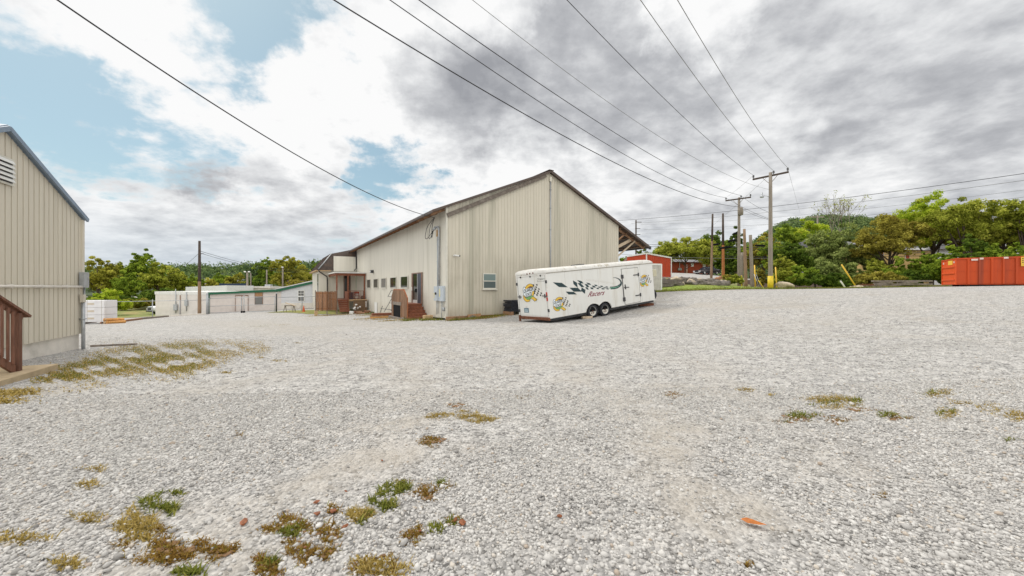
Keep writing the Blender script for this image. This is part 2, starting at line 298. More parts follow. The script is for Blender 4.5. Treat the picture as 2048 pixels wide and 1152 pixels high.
def leaf_mat(name, stops, trans=.42):
    m = bpy.data.materials.new(name); m.use_nodes = True; t = m.node_tree; t.nodes.clear()
    g = N(t, 'ShaderNodeNewGeometry'); at = N(t, 'ShaderNodeAttribute', attribute_name='tone')
    f = mth(t, 'ADD', mth(t, 'MULTIPLY', g.outputs['Random Per Island'], .45), mth(t, 'MULTIPLY', at.outputs['Fac'], .55))
    c = ramp(t, f, stops)
    d = N(t, 'ShaderNodeBsdfDiffuse'); tr = N(t, 'ShaderNodeBsdfTranslucent'); mx = N(t, 'ShaderNodeMixShader'); mx.inputs[0].default_value = trans
    t.links.new(c, d.inputs[0]); t.links.new(c, tr.inputs[0]); t.links.new(d.outputs[0], mx.inputs[1]); t.links.new(tr.outputs[0], mx.inputs[2])
    o = N(t, 'ShaderNodeOutputMaterial'); t.links.new(mx.outputs[0], o.inputs[0]); return m
LM = dict(
 dark = leaf_mat('dark_leaves', [(.15,(0.047,0.082,0.016)), (.5,(0.116,0.183,0.027)), (.85,(0.260,0.341,0.056))]),
 mid = leaf_mat('mid_green_leaves', [(.15,(0.085,0.134,0.019)), (.5,(0.239,0.336,0.041)), (.85,(0.451,0.537,0.069))]),
 olive = leaf_mat('olive_leaves', [(.15,(0.109,0.128,0.018)), (.5,(0.355,0.397,0.053)), (.85,(0.600,0.600,0.116))]),
 gold = leaf_mat('yellowing_leaves', [(.15,(0.130,0.134,0.020)), (.5,(0.377,0.366,0.054)), (.85,(0.600,0.574,0.116))]),
 bright = leaf_mat('bright_green_leaves', [(.15,(0.164,0.244,0.019)), (.5,(0.479,0.600,0.046)), (.85,(0.600,0.600,0.104))]),
 rusty = leaf_mat('rusty_olive_leaves', [(.15,(0.116,0.097,0.021)), (.5,(0.355,0.311,0.056)), (.85,(0.600,0.549,0.116))]),
 sage = leaf_mat('grey_green_leaves', [(.0,(0.108,0.136,0.042)), (.15,(0.096,0.128,0.037)), (.5,(0.260,0.323,0.092)), (.85,(0.479,0.537,0.185))]),
 far = leaf_mat('far_leaves', [(.15,(.070,.115,.052)), (.5,(.135,.20,.075)), (.85,(.23,.29,.10))], .2),
 straw = leaf_mat('straw_blades', [(.1,(.16,.125,.03)), (.5,(.37,.27,.08)), (.9,(.52,.40,.15))], .2),
 rustg = leaf_mat('rusty_blades', [(.1,(.085,.050,.015)), (.45,(.22,.125,.030)), (.75,(.32,.215,.055)), (.95,(.17,.19,.03))], .2),
 weed = leaf_mat('green_blades', [(.1,(.07,.09,.015)), (.5,(.17,.195,.035)), (.85,(.32,.29,.08))], .25))
# ================================================================== ground
rng = np.random.default_rng(7)
def gax(lo, hi, step, far): 
    d = np.arange(lo, hi + .01, step); e = np.array([6, 14, 30, 60, 120, 250, 500, 1000, far], float)
    return np.r_[lo - e[::-1], d, hi + e]
gx, gy = gax(-64, 72, 1.0, 2500), gax(-14, 92, 1.0, 2500)
GX, GY = np.meshgrid(gx, gy); gz = GZA(GX.ravel(), GY.ravel())
nx, ny = len(gx), len(gy); ii = np.arange(ny - 1)[:, None] * nx + np.arange(nx - 1)[None]
gf = np.stack([ii, ii + 1, ii + nx + 1, ii + nx], -1).reshape(-1, 4)
def gravel_mat():
    m = bpy.data.materials.new('limestone_gravel'); m.use_nodes = True; t = m.node_tree; b = t.nodes['Principled BSDF']
    tc = N(t, 'ShaderNodeTexCoord'); P = tc.outputs['Object']
    jit = N(t, 'ShaderNodeVectorMath', operation='ADD'); t.links.new(P, jit.inputs[0])
    v = N(t, 'ShaderNodeTexVoronoi', feature='F1'); v.inputs['Scale'].default_value = 34; t.links.new(P, v.inputs['Vector'])
    v2 = N(t, 'ShaderNodeTexVoronoi', feature='F1'); v2.inputs['Scale'].default_value = 9; t.links.new(P, v2.inputs['Vector'])
    sepc = N(t, 'ShaderNodeSeparateColor'); t.links.new(v.outputs['Color'], sepc.inputs[0])
    sepd = N(t, 'ShaderNodeSeparateColor'); t.links.new(v2.outputs['Color'], sepd.inputs[0])
    val = mth(t, 'ADD', mth(t, 'MULTIPLY', sepc.outputs[0], .62), mth(t, 'MULTIPLY', sepd.outputs[0], .38))
    col = ramp(t, val, [(.12, (.17,.165,.16)), (.33, (.365,.357,.35)), (.6, (.487,.472,.455)), (.9, (.62,.605,.583))])
    big = noise(t, P, .16, 5, .6, .6); mid = noise(t, P, .55, 5, .65, .5); str_ = N(t, 'ShaderNodeMapping'); t.links.new(P, str_.inputs[0]); str_.inputs['Scale'].default_value = (.10, .5, 1); str_.inputs['Rotation'].default_value = (0, 0, R(12))
    trk = noise(t, str_.outputs[0], 1.1, 4, .6, .3)
    fine = ramp(t, noise(t, P, 90, 3, .7), [(.3, (.36,.325,.28)), (.7, (.49,.45,.395))])
    dirt = mrange(t, mth(t, 'ADD', mth(t, 'MULTIPLY', big, .5), mth(t, 'MULTIPLY', mid, .5)), .49, .64)
    at = N(t, 'ShaderNodeAttribute', attribute_name='tone'); trk2 = mth(t, 'MULTIPLY', at.outputs['Fac'], mrange(t, noise(t, P, 1.7, 6, .65, .4), .3, .6))
    col = mixc(t, mth(t, 'MULTIPLY', mth(t, 'MAXIMUM', mth(t, 'MULTIPLY', dirt, .7), mth(t, 'MULTIPLY', trk2, 1.0)), .85), col, fine)
    col = mixc(t, mth(t, 'MULTIPLY', mrange(t, trk, .55, .75), .35), col, (.30,.285,.265))
    col = mixc(t, mth(t, 'MULTIPLY', mrange(t, mid, .35, .2), .25), col, (.62,.61,.60))
    t.links.new(col, b.inputs['Base Color']); b.inputs['Roughness'].default_value = .9; b.inputs['Specular IOR Level'].default_value = .2
    bn = N(t, 'ShaderNodeBump'); bn.inputs['Strength'].default_value = .75; bn.inputs['Distance'].default_value = .035
    h = mth(t, 'SUBTRACT', 1.0, v.outputs['Distance']); t.links.new(h, bn.inputs['Height']); t.links.new(bn.outputs[0], b.inputs['Normal'])
    return m
GM = gravel_mat()
def dirt_at(x, y):   # packed, dusty wheel tracks across the lot
    d = np.zeros_like(x)
    for ax, ay, bx, by, w, s in ((-1.9,2.2,-1.2,4.6,.45,.9), (-1.2,4.6,-2.6,9.5,.55,.6), (-2.6,9.5,-7,15,.8,.5), (1.4,2.6,1.7,4.2,.4,.9), (1.7,4.2,.6,9.5,.55,.65), (.6,9.5,-3.5,16,.8,.5), (2.6,3.2,3.6,6.5,.4,.5), (3.6,6.5,3.4,12,.6,.35), (-5.5,5.5,-3.8,8.5,.7,.55), (-3.8,8.5,-4.5,13,.8,.5), (-9,17,-22,32,1.6,.75), (-6,19,-20,36,1.4,.6), (-14,21,-28,34,1.5,.6), (5,15.5,16,21,1.2,.4), (8,12,22,18,1.3,.35)):
        u = np.clip(((x-ax)*(bx-ax) + (y-ay)*(by-ay))/((bx-ax)**2 + (by-ay)**2), 0, 1); q = np.hypot(x-ax-u*(bx-ax), y-ay-u*(by-ay)); d = np.maximum(d, s*np.exp(-((q + .22*np.sin(3.1*x + 2*np.sin(2.3*y)) + .16*np.sin(5.7*y - 2.9*x))/w)**2))
    return d
gx2 = np.unique(np.r_[gx, np.arange(-14, 14, .25)]); gy2 = np.unique(np.r_[gy, np.arange(1, 20, .25)]); GX, GY = np.meshgrid(gx2, gy2); gz = GZA(GX.ravel(), GY.ravel())
nx, ny = len(gx2), len(gy2); ii = np.arange(ny - 1)[:, None] * nx + np.arange(nx - 1)[None]; gf = np.stack([ii, ii + 1, ii + nx + 1, ii + nx], -1).reshape(-1, 4)
tag(np_mesh('ground', np.stack([GX.ravel(), GY.ravel(), gz], -1), gf, GM, smooth=True, tone=dirt_at(GX.ravel(), GY.ravel())), kind='structure')
def stone_mat():
    m = bpy.data.materials.new('loose_gravel_stones'); m.use_nodes = True; t = m.node_tree; b = t.nodes['Principled BSDF']
    g = N(t, 'ShaderNodeNewGeometry')
    c = ramp(t, g.outputs['Random Per Island'], [(0, (.25,.24,.23)), (.17, (.395,.383,.37)), (.55, (.492,.478,.46)), (.9, (.61,.597,.578)), (.975, (.52,.47,.41)), (1, (.38,.31,.25))])
    tc = N(t, 'ShaderNodeTexCoord'); c = mixc(t, mth(t, 'MULTIPLY', mrange(t, noise(t, tc.outputs['Object'], 60, 4, .7), .5, .75), .35), c, (.30,.28,.25))
    t.links.new(c, b.inputs['Base Color']); b.inputs['Roughness'].default_value = .9; b.inputs['Specular IOR Level'].default_value = .2; return m
def mesh_stones(pts, size, name, mat, flat=.62):
    ico = np.array(_ico(1)[0]); fc = np.array(_ico(1)[1]); n = len(pts)
    sc3 = np.stack([rng.uniform(.75, 1.35, n), rng.uniform(.7, 1.1, n), rng.uniform(.5, .95, n) * flat / .62], -1) * size[:, None]
    vs = ico[None] * rng.uniform(.66, 1.2, (n, len(ico), 1)) * sc3[:, None]
    a = rng.uniform(0, 2*np.pi, n); tl = rng.normal(0, .35, n); ca, sa, ct, st = np.cos(a)[:, None], np.sin(a)[:, None], np.cos(tl)[:, None], np.sin(tl)[:, None]
    x, y, z = vs[..., 0], vs[..., 1], vs[..., 2]; y, z = y*ct - z*st, y*st + z*ct; x, y = x*ca - y*sa, x*sa + y*ca
    V = np.stack([x, y, z], -1) + pts[:, None]; Fc = (fc[None] + (np.arange(n) * len(ico))[:, None, None]).reshape(-1, 3)
    return np_mesh(name, V.reshape(-1, 3), Fc, mat)
def wedge(n, y0, y1, p=1.0):
    u = rng.uniform(0, 1, n); y = (y0**p + u*(y1**p - y0**p)) ** (1/p); x = rng.uniform(-1.38, 1.38, n) * (y + .3); return x, y
x1, y1 = wedge(165000, 1.75, 6.0, 1.8); x2, y2 = wedge(98000, 5.0, 18, .9)
sx, sy = np.r_[x1, x2], np.r_[y1, y2]; size = np.clip(rng.lognormal(-4.77, .38, len(sx)), .005, .027)
big = rng.uniform(0, 1, len(sx)) > .997; size[big] *= 1.6
size *= 1 + .15*(rng.uniform(0, 1, len(sx)) < .5*np.clip((3.2 - sy)/1.2 + .25*np.sin(sx*2), 0, 1))
keep = (rng.uniform(0, 1, len(sx)) < np.clip((18.5 - sy)/9, 0, 1)) & (rng.uniform(0, 1, len(sx)) > .97*np.sqrt(dirt_at(sx, sy))) & (np.sin(sx*1.3 + np.sin(sy*.9)*1.5) * np.sin(sy*1.1 - sx*.3) < rng.uniform(.15, 1.2, len(sx)))
sx, sy, size = sx[keep], sy[keep], size[keep]
szz = GZA(sx, sy) + size * rng.uniform(.0, .5, len(sx))
tag(mesh_stones(np.stack([sx, sy, szz], -1), size, 'gravel_stones', stone_mat()), kind='stuff')

def gpa(px, py):   # many pixels -> ground points
    px, py = np.asarray(px, float), np.asarray(py, float); d = EYE * F / np.maximum(py - 576, 4)
    for _ in range(40):
        z = GZA((px - 1024)*d/F, d); d = d*.6 + .4*np.clip((EYE - z)*F/np.maximum(py - 576, 2), 1, 90)
    x = (px - 1024)*d/F; return np.stack([x, d, GZA(x, d)], -1)
def blades(name, pts, length, width, mat, lean=.6, tone=None):
    n = len(pts); a = rng.uniform(0, 2*np.pi, n); L = length * rng.lognormal(0, .35, n); ln = np.abs(rng.normal(lean, .3, n))
    dirv = np.stack([np.cos(a)*np.sin(ln), np.sin(a)*np.sin(ln), np.cos(ln)], -1); b = a + np.pi/2
    side = np.stack([np.cos(b), np.sin(b), np.zeros(n)], -1) * (width * rng.uniform(.6, 1.4, n))[:, None]
    tip = pts + dirv*L[:, None]; mid = pts + dirv*L[:, None]*.55 + np.array([0, 0, .10])*L[:, None]
    V = np.stack([pts - side, pts + side, mid + side*.7, mid - side*.7, tip], 1); o = (np.arange(n)*5)[:, None]
    Fq = np.concatenate([np.stack([o[:, 0], o[:, 0]+1, o[:, 0]+2], -1), np.stack([o[:, 0], o[:, 0]+2, o[:, 0]+3], -1), np.stack([o[:, 0]+3, o[:, 0]+2, o[:, 0]+4], -1)])
    tn = rng.uniform(0, 1, n) if tone is None else tone
    return tag(np_mesh(name, V.reshape(-1, 3), Fq, mat, tone=np.repeat(tn, 5)), kind='stuff')
def pts_patch(px, py, rx, ry, n, clump=5):
    cx = rng.normal(px, rx*.42, clump*3); cy = rng.normal(py, ry*.42, clump*3); k = rng.integers(0, len(cx), n)
    return gpa(cx[k] + rng.normal(0, rx*.17, n), np.maximum(cy[k] + rng.normal(0, ry*.17, n), 590))
rust = [(849,984,30,10,900),(667,1020,11,6,160),(862,882,24,8,600),(911,812,22,5,260),(1049,795,12,3,120),(822,1073,17,14,600),(658,1067,22,10,480),(609,1102,24,16,750),(644,1107,22,10,400),(582,1055,34,19,1500),(662,1064,14,9,220),
        (347,1102,48,20,2000),(449,1104,26,12,700),(538,1135,22,18,900),(480,870,8,4,90),(1353,789,14,5,330),(1722,820,20,4,220),(1669,842,28,8,420),(1598,836,30,8,420),(1795,834,24,6,300),(1762,993,16,4,60),(741,1131,30,16,500),(911,1044,18,7,130),(1495,1131,10,3,60)]
straw = [(933,831,26,6,450),(969,839,17,6,330),(873,832,17,6,330),(722,1031,19,11,560),(276,1053,30,20,900),(178,1036,24,7,260),(171,971,25,7,180),(190,938,16,5,110),(747,1133,38,16,650),(1489,779,16,3,130),(1669,804,40,9,900),(1540,791,7,2,50),(1878,789,26,7,420),
         (1922,806,20,5,160),(1971,815,30,9,200),(2033,831,28,8,500),(1900,828,22,6,380),(27,1078,42,11,380),(138,1127,26,9,140),(455,745,20,3,90),(560,722,20,3,110),(520,715,14,3,80),(600,686,16,2,60),(1640,795,30,4,120),(1120,905,14,4,0),(570,650,34,3,160),(130,1130,20,6,80)]
green = [(795,978,26,13,800),(773,1009,15,10,420),(747,1003,9,7,120),(722,1045,6,5,60),(735,1030,8,5,80),(302,1007,26,9,300),(340,1018,18,9,300),(347,987,20,5,120),(875,1058,14,9,90),(1709,802,16,5,260),(1598,833,30,8,480),(1785,829,20,5,260),(378,1147,20,8,220),(540,1130,14,14,160),(582,1062,22,12,300),
         (1890,826,18,5,170),(1870,786,20,5,200),(300,1012,40,14,120),(1660,806,30,7,200),(2020,880,10,4,40),(880,968,5,6,60),(525,652,30,3,260),(905,1047,8,5,60)]
def allp(lst): return np.concatenate([pts_patch(*a) for a in lst if a[4]])
def spread(lst, k=1.55, m=1.15): return [(a, b, c*k, d*k, int(e*m)) for a, b, c, d, e in lst]
P = allp(spread(rust)); blades('dry_grass', P, .026, .0030, LM['rustg'], 1.22)
soil_m = pm('bare_soil', (.20,.115,.06), .95, .4, 20, bump=.4, bscale=60, dirt=(.33,.26,.17), dirt_amt=.7, dscale=9)
sv, sf = [], []
for (px, py, rx, ry, n) in rust + [q for q in []]:
    if n < 200: continue
    for _ in range(9):
        c = gpa([px + rng.normal(0, rx*.5)], [max(600, py + rng.normal(0, ry*.5))])[0]; r0 = rx*c[1]/F*rng.uniform(.16, .34); k = 11; o = len(sv); ang = np.arange(k)/k*2*np.pi; rr_ = r0*rng.uniform(.45, 1.25, k)
        for a_, q in zip(ang, rr_): x_, y_ = c[0] + q*math.cos(a_), c[1] + q*math.sin(a_)*.8; sv.append((x_, y_, GZ(x_, y_) + .0035 + .004*rng.uniform()))
        sv.append((c[0], c[1], GZ(c[0], c[1]) + .014)); sf += [(o + i, o + (i+1) % k, o + k) for i in range(k)]
tag(np_mesh('soil_patches', np.array(sv), np.array(sf), soil_m), kind='stuff')
def inpoly(px, py, poly):
    r = np.zeros(len(px), bool); n = len(poly)
    for i in range(n):
        (xa, ya), (xb, yb) = poly[i], poly[(i+1) % n]; c = ((ya > py) != (yb > py)) & (px < (xb-xa)*(py-ya)/(yb-ya+1e-9)+xa); r ^= c
    return r
def pts_poly(poly, n, thr=0.0, fx=.05, fy=.16):
    a = np.array(poly); px = rng.uniform(a[:, 0].min(), a[:, 0].max(), n); py = rng.uniform(a[:, 1].min(), a[:, 1].max(), n); k = inpoly(px + rng.normal(0, 16, n), py + rng.normal(0, 6, n), poly)
    px, py = px[k], py[k]; h = np.sin(px*fx + 2*np.sin(py*fy*.7)) + np.sin(py*fy*1.7 + px*fx*.4 + 1.3) + .9*np.sin(px*fx*2.7 - py*fy*2.1); k = h > thr + rng.normal(0, .7, len(px))
    return gpa(px[k], py[k])
big_patch = [(60,768),(112,738),(178,716),(228,694),(300,683),(420,678),(545,689),(530,704),(455,716),(398,738),(335,757),(292,744),(205,752),(105,768)]
sm_patch = [(-30,800),(0,782),(60,782),(85,776),(60,794),(0,808)]
blades('dry_tufts', allp(spread([q for q in straw if q[1] > 770], 1.5, 2.0)), .030, .0030, LM['straw'], 1.15)
P = np.concatenate([allp([q for q in straw if q[1] <= 770]), pts_poly(big_patch, 80000, -.55), pts_poly(sm_patch, 11000, -.9), pts_poly([(80,790),(180,752),(300,744),(290,756),(150,785)], 3500, .6)])
blades('straw_grass', P, .038, .0065, LM['straw'], 1.35)
P = np.concatenate([allp(spread(green, 1.25, 1.0)), pts_poly([(60,768),(180,716),(300,690),(420,684),(430,705),(380,742),(260,735),(110,766)], 52000, .2)])
blades('green_grass', P, .036, .0040, LM['weed'], 1.05)
# ------------------------------------------------------------------ laid sheets
def ribbon(name, A, B, mat, nu=60, nv=10, off=.03, rag=.0):
    A, B = np.array(A, float), np.array(B, float)
    def res(P):
        s = np.r_[0, np.cumsum(np.hypot(*np.diff(P, axis=0).T))]; u = np.linspace(0, s[-1], nu); return np.stack([np.interp(u, s, P[:, 0]), np.interp(u, s, P[:, 1])], -1)
    a, b = res(A), res(B); a = a + rng.normal(0, rag, a.shape); b = b + rng.normal(0, rag, b.shape)
    w = np.linspace(0, 1, nv)[None, :, None]; g = a[:, None]*(1-w) + b[:, None]*w; g = g.reshape(-1, 2)
    z = GZA(g[:, 0], g[:, 1]) + off; i = (np.arange(nu-1)[:, None]*nv + np.arange(nv-1)[None])
    return tag(np_mesh(name, np.c_[g, z], np.stack([i, i+1, i+nv+1, i+nv], -1).reshape(-1, 4), mat, smooth=True), kind='structure')
lawn_m = pm('lawn_turf', (.19,.255,.035), .95, .3, 3, bump=.4, bscale=40, dirt=(.30,.25,.09), dirt_amt=.55, dscale=.5)
field_m = pm('field_grass', (.19,.215,.055), .95, .25, .6, dirt=(.34,.25,.10), dirt_amt=.7, dscale=.25, dlo=.48, dhi=.62)
road_m = pm('old_road_surface', (.40,.385,.37), .9, .12, 2, dirt=(.30,.285,.26), dirt_amt=.6, dscale=.4)
tree_shade_m = pm('tree_shade_sheet', (.060,.034,.020), .95, .5, 2.5, bump=.5)  # dark brown ground colour, with the shade under the trees painted in
curb_m = pm('pale_concrete_walk', (.52,.49,.44), .9, .1, 2)
ribbon('lawn', [(11.5,31.5),(16,31.8),(20,32.2),(24,31.2),(28,29.6),(32,28.4),(35,27.6)], [(12.5,41),(16,41),(20,42),(25,42.5),(31,41),(37,38),(41,36)], lawn_m, 90, 14, .03, .18)
ribbon('bank_grass', [(11,41),(16,41.2),(20,42.2),(26,43),(33,44)], [(13,49),(20,52),(26,56),(33,60),(44,66)], pm('bank_turf', (.20,.21,.075), .95, .35, 1.2, bump=.5, dirt=(.30,.24,.15), dirt_amt=.7, dscale=.5), 60, 14, .035, .15)
ribbon('road', [(6,47),(13,48.5),(20,52),(27,57.5),(36,63),(50,70)], [(4,66),(14,68),(22,71),(30,73),(40,75),(54,79)], road_m, 50, 12, .05, .1)
ribbon('yard_lawn', [(14,68.5),(22,71.5),(30,73.5),(40,75.5)], [(14,90),(22,90),(34,90),(46,90)], lawn_m, 40, 12, .04, .1)
ribbon('tree_shade_sheet', [(30,42.2),(35,40),(39,37.6),(42,35),(46,30),(52,24)], [(40,80),(52,76),(62,70),(70,60),(72,48),(72,36)], tree_shade_m, 50, 20, .045, .2)  # sheet added below the right hand trees, its dark colour stands for their shade
ribbon('field', [(-72,34),(-56,39.5),(-50,42.5),(-46,45.5),(-42,47)], [(-100,90),(-85,90),(-70,92),(-58,92),(-46,92)], field_m, 40, 24, .03, .15)
ribbon('concrete_walk', [(-46,47.2),(-41,48.2),(-36,49),(-30,51),(-22,52.5)], [(-46,48.2),(-41,49.3),(-36,50.3),(-30,52.2),(-22,53.6)], curb_m, 40, 4, .04, .02)
ribbon('side_lawn', [(-29,45.6),(-25.5,44.3),(-21.8,41.2),(-18.5,39.8)], [(-28.5,49),(-24,48),(-19,47),(-16,44)], pm('side_turf', (.20,.21,.05), .95, .3, 2, dirt=(.36,.27,.11), dirt_amt=.7, dscale=.8), 40, 8, .03, .12)
bl = rng.uniform(0, 1, (9000, 2)); bx = 11.5 + bl[:, 0]*25; by = np.interp(bx, [11.5,16,20,24,28,32,36], [31.5,31.8,32.2,31.2,29.6,28.4,27.6]) + rng.gamma(1.2, 1.6, 9000) - .5
blades('lawn_grass', np.c_[bx, by, GZA(bx, by) + .02], .10, .012, LM['weed'], .5)
# ------------------------------------------------------------------ hills and far woods
def hill(name, prof, dist, run, mat):
    V = []; 
    for px, py in prof:
        x = (px-1024)/F; z = EYE + (576-py)/F*dist
        for k, (s, h) in enumerate(((1-run, -2), (1-run*.55, .42), (1-run*.2, .83), (1, 1), (1+run*.5, .6), (1+run, -2))):
            V.append((x*dist*s, dist*s, z*h if h > 0 else h))
    m, k = len(prof), 6; i = (np.arange(m-1)[:, None]*k + np.arange(k-1)[None]); V = np.array(V)
    tag(np_mesh(name, V, np.stack([i, i+k, i+k+1, i+1], -1).reshape(-1, 4), mat, smooth=True), kind='structure'); return V.reshape(m, k, 3)
def leaf_cloud(C, rad, per, leaf, squash=.8):
    n = len(C)*per; d = rng.normal(size=(n, 3)); d /= np.linalg.norm(d, axis=1)[:, None]
    r = np.repeat(rad, per) * rng.uniform(.45, 1.05, n)
    p = np.repeat(C, per, 0) + d*r[:, None]*np.array([1, 1, squash]); return p, d
def quads(p, nrm, s, up=.35):
    n = len(p); nn = nrm + rng.normal(0, .55, (n, 3)); nn[:, 2] += up; nn /= np.linalg.norm(nn, axis=1)[:, None]
    a = np.cross(nn, rng.normal(size=(n, 3))); a /= np.linalg.norm(a, axis=1)[:, None]; b = np.cross(nn, a); a = a*s[:, None]; b = b*s[:, None]*rng.uniform(.5, .9, (n, 1))
    V = np.stack([p - a, p - b, p + a, p + b], 1).reshape(-1, 3); Fq = np.arange(4*n).reshape(-1, 4); return V, Fq
hill_m = pm('wooded_ground', (.05,.075,.03), .95, .4, .05)
HV = hill('hill', [(1150,560),(1300,552),(1400,535),(1470,512),(1525,480),(1560,456),(1590,446),(1640,437),(1700,439),(1750,443),(1830,448),(1950,470),(2100,500),(2300,540)], 520, .45, hill_m)
HL = hill('hill', [(-300,555),(0,550),(150,548),(250,545),(340,541),(420,542),(520,538),(600,537),(660,537),(760,545),(900,555),(1050,560)], 260, .3, hill_m)
def woods(name, HVx, n, rr, per, leaf, mat):
    m = HVx.shape[0]; u = rng.uniform(0, m-1.001, n); i = u.astype(int); fu = (u-i)[:, None]; w = rng.beta(2.2, 1.0, n)*3; j = np.minimum(w.astype(int), 2); fw = (w-j)[:, None]
    A = HVx[i, j]*(1-fu) + HVx[i+1, j]*fu; B = HVx[i, j+1]*(1-fu) + HVx[i+1, j+1]*fu; C = A*(1-fw) + B*fw
    rad = rng.uniform(*rr, n); C[:, 2] += rad*.4; tn = rng.uniform(0, 1, n); p, d = leaf_cloud(C, rad, per, leaf)
    V, Fq = quads(p, d, rng.uniform(.6, 1.2, len(p))*leaf); tag(np_mesh(name, V, Fq, mat, tone=np.repeat(np.repeat(tn, per), 4)), kind='stuff')
woods('woodland', HV, 1700, (4, 8), 70, 1.15, LM['far'])
woods('woodland', HL, 700, (2.5, 6), 70, .7, LM['far'])
# ================================================================== metal shed at the left edge
def rib_wall(mb, mapf, s0, s1, zb, zt, spacing=.23, rw=.045, rh=.022, extra=()):
    pr = [(s0, 0)]; s = s0 + spacing*.5
    while s + rw < s1:
        pr += [(s - rw*.62, 0), (s - rw*.4, rh), (s + rw*.4, rh), (s + rw*.62, 0)]; s += spacing
    pr.append((s1, 0)); pr += [(e, 0) for e in extra]; pr.sort()
    for (a, oa), (b, ob) in zip(pr[:-1], pr[1:]):
        if b - a < 1e-6: continue
        mb.poly([mapf(a, oa, zb(a)), mapf(b, ob, zb(b)), mapf(b, ob, zt(b)), mapf(a, oa, zt(a))])
    return mb
SO = AT(165, 696, 11.9); SM = frame(SO, (-.4518, .8921, 0))
shed = thing('metal_shed', 'tan ribbed metal building with blue grey roof edge and louvred gable vent', 'shed', mat4=SM)
pk = on_plane(SM, 8, 256, 1); ev = on_plane(SM, 171, 442, 1)
RX, RZ = pk.x, pk.z; EX, EZ = 0.10, ev.z; sl = (RZ - EZ)/(EX - RX)
def sh_top(x): return (RZ - sl*(x - RX) if x > RX else RZ - sl*(RX - x)) - .05
fb = on_plane(SM, 163, 667, 1).z
rib_wall(MB(), lambda s, o, z: (s, -o, z), 2*RX, 0, lambda s: fb, sh_top, .205, .034, -.055, (RX,)).build('gable_wall', M['siding_s'], shed)
rib_wall(MB(), lambda s, o, z: (o, s, z), 0, 9, lambda s: fb, lambda s: sh_top(0), .205, .05, .025).build('side_wall', M['siding_s'], shed)
MB().box(2*RX, -.01, .075, 9, -.5, fb).build('foundation', M['conc'], shed)
mb = MB()
for sgn in (1, -1):
    xe = EX if sgn > 0 else 2*RX - EX
    mb.prism([(RX, -.06, RZ), (xe, -.06, EZ), (xe, -.06, EZ + .09), (RX, -.06, RZ + .09)][::sgn], (0, 9.2, 0))
mb.build('roof', M['blue_trim'], shed)
mb = MB(); mb.beam((RX, -.085, RZ + .01), (EX, -.085, EZ + .01), .05, .11); mb.beam((RX, -.085, RZ + .01), (2*RX - EX, -.085, EZ + .01), .05, .11); mb.build('rake_trim', M['blue_trim'], shed)
MB().box(-.09, .035, -.035, .06, fb, sh_top(0)).build('corner_trim', M['siding_s'], shed)
a, b = on_plane(SM, 20, 323, 1), on_plane(SM, 20, 368, 1); w = .95
vent = MB().box(a.x - w, a.x + .05, -.05, -.028, b.z - .05, a.z + .05).build('louvre_vent', M['trim_cream'], shed)
mb = MB(); n = 5
for i in range(n):
    z = b.z + (a.z - b.z)*(i + .3)/n; mb.beam((a.x - w + .03, -.085, z + .03), (a.x - .02, -.085, z + .03), .012, .085, Vector((0, .45, .9)))
mb.build('slat', M['trim_w'], vent)
MB().box(a.x - w + .03, a.x - .02, -.054, -.052, b.z, a.z).build('vent_opening', M['dark'], vent)
zp = on_plane(SM, 100, 573, 1, -.08).z
mb = MB().path([(2*RX, -.08, zp), (-.16, -.08, zp)], .036, 10)
for x in (-1.1, -2.2, -3.3): mb.box(x - .02, x + .02, -.12, -.02, zp - .05, zp + .05)
mb.build('conduit', M['pipe_w'], shed, True)
MB().box(-.27, -.02, -.16, -.027, zp - .03, zp + .44).build('junction_box', M['galv'], shed, bevel=.01)
MB().box(-.25, -.10, -.12, -.027, zp - .48, zp - .24).build('meter_socket', M['siding_b'], shed, bevel=.008)
mb = MB().tube((-.175, -.085, zp - .5), (-.175, -.085, -.05), .045); mb.tube((-.05, -.06, zp), (-.05, -.06, .0), .022); mb.box(-.24, -.11, -.14, -.02, zp - 1.0, zp - .97)
mb.build('riser_pipe', M['galv'], shed, True)
# stair railing in front of the shed
RM = SM.copy(); q = on_plane(SM, 33, 742, 1, -1.3); RM.translation = SM @ Vector((q.x, -1.3, q.z))
rail = thing('stair_railing', 'dark red brown wooden stair railing in front of the tan metal building', 'railing', mat4=RM)
def rp(px, py, off=0.0): return on_plane(RM, px, py, 1, off)
a, b = rp(52, 633), rp(-200, 473)
MB().beam(a, b, .15, .045).build('handrail', M['rail_wood'], rail)
a, b = rp(44, 634.5), rp(-200, 484); MB().beam(a, b, .035, .10).build('top_rail', M['rail_wood'], rail)
a, b = rp(30, 741), rp(-200, 598); MB().beam(a, b, .045, .14).build('stringer', M['rail_wood'], rail)
p0, p1 = rp(33, 743), rp(33, 628)
MB().box(p0.x - .05, p0.x + .05, -.055, .055, p0.z, p1.z + .02).build('post', M['rail_wood'], rail, bevel=.004)
for px in (21, 10, -2, -15, -29, -44, -60):
    t = (33 - px)/233.; q0, q1 = rp(px, 736 - (33-px)*.60), rp(px, 630 - (33 - px)*.62)
    MB().box(q0.x - .022, q0.x + .022, -.05, -.022, q0.z, q1.z).build('baluster', M['rail_wood'], rail)
zs = RM.translation.z
PMx = SM.copy(); ppp = on_plane(Matrix.Translation((0, 0, zs)), 117, 727, 2); loc = SM.inverted() @ ppp
PMx.translation = SM @ Vector((loc.x, loc.y, loc.z))
slab = MB().box(-5, 0, 0, 1.55, -.30, 0).build('concrete_pad', M['conc_tan'], None, bevel=.015); slab.matrix_world = PMx
tag(slab, 'tan concrete pad on the gravel under the wooden stair railing', 'slab')
t = MB().beam((0,0,.03), (1.05,.42,.03), .09, .06).build('board', M['wood_grey']); t.location = GP(182, 694); tag(t, 'thin grey board lying on gravel by the corner of the tan metal building', 'board')

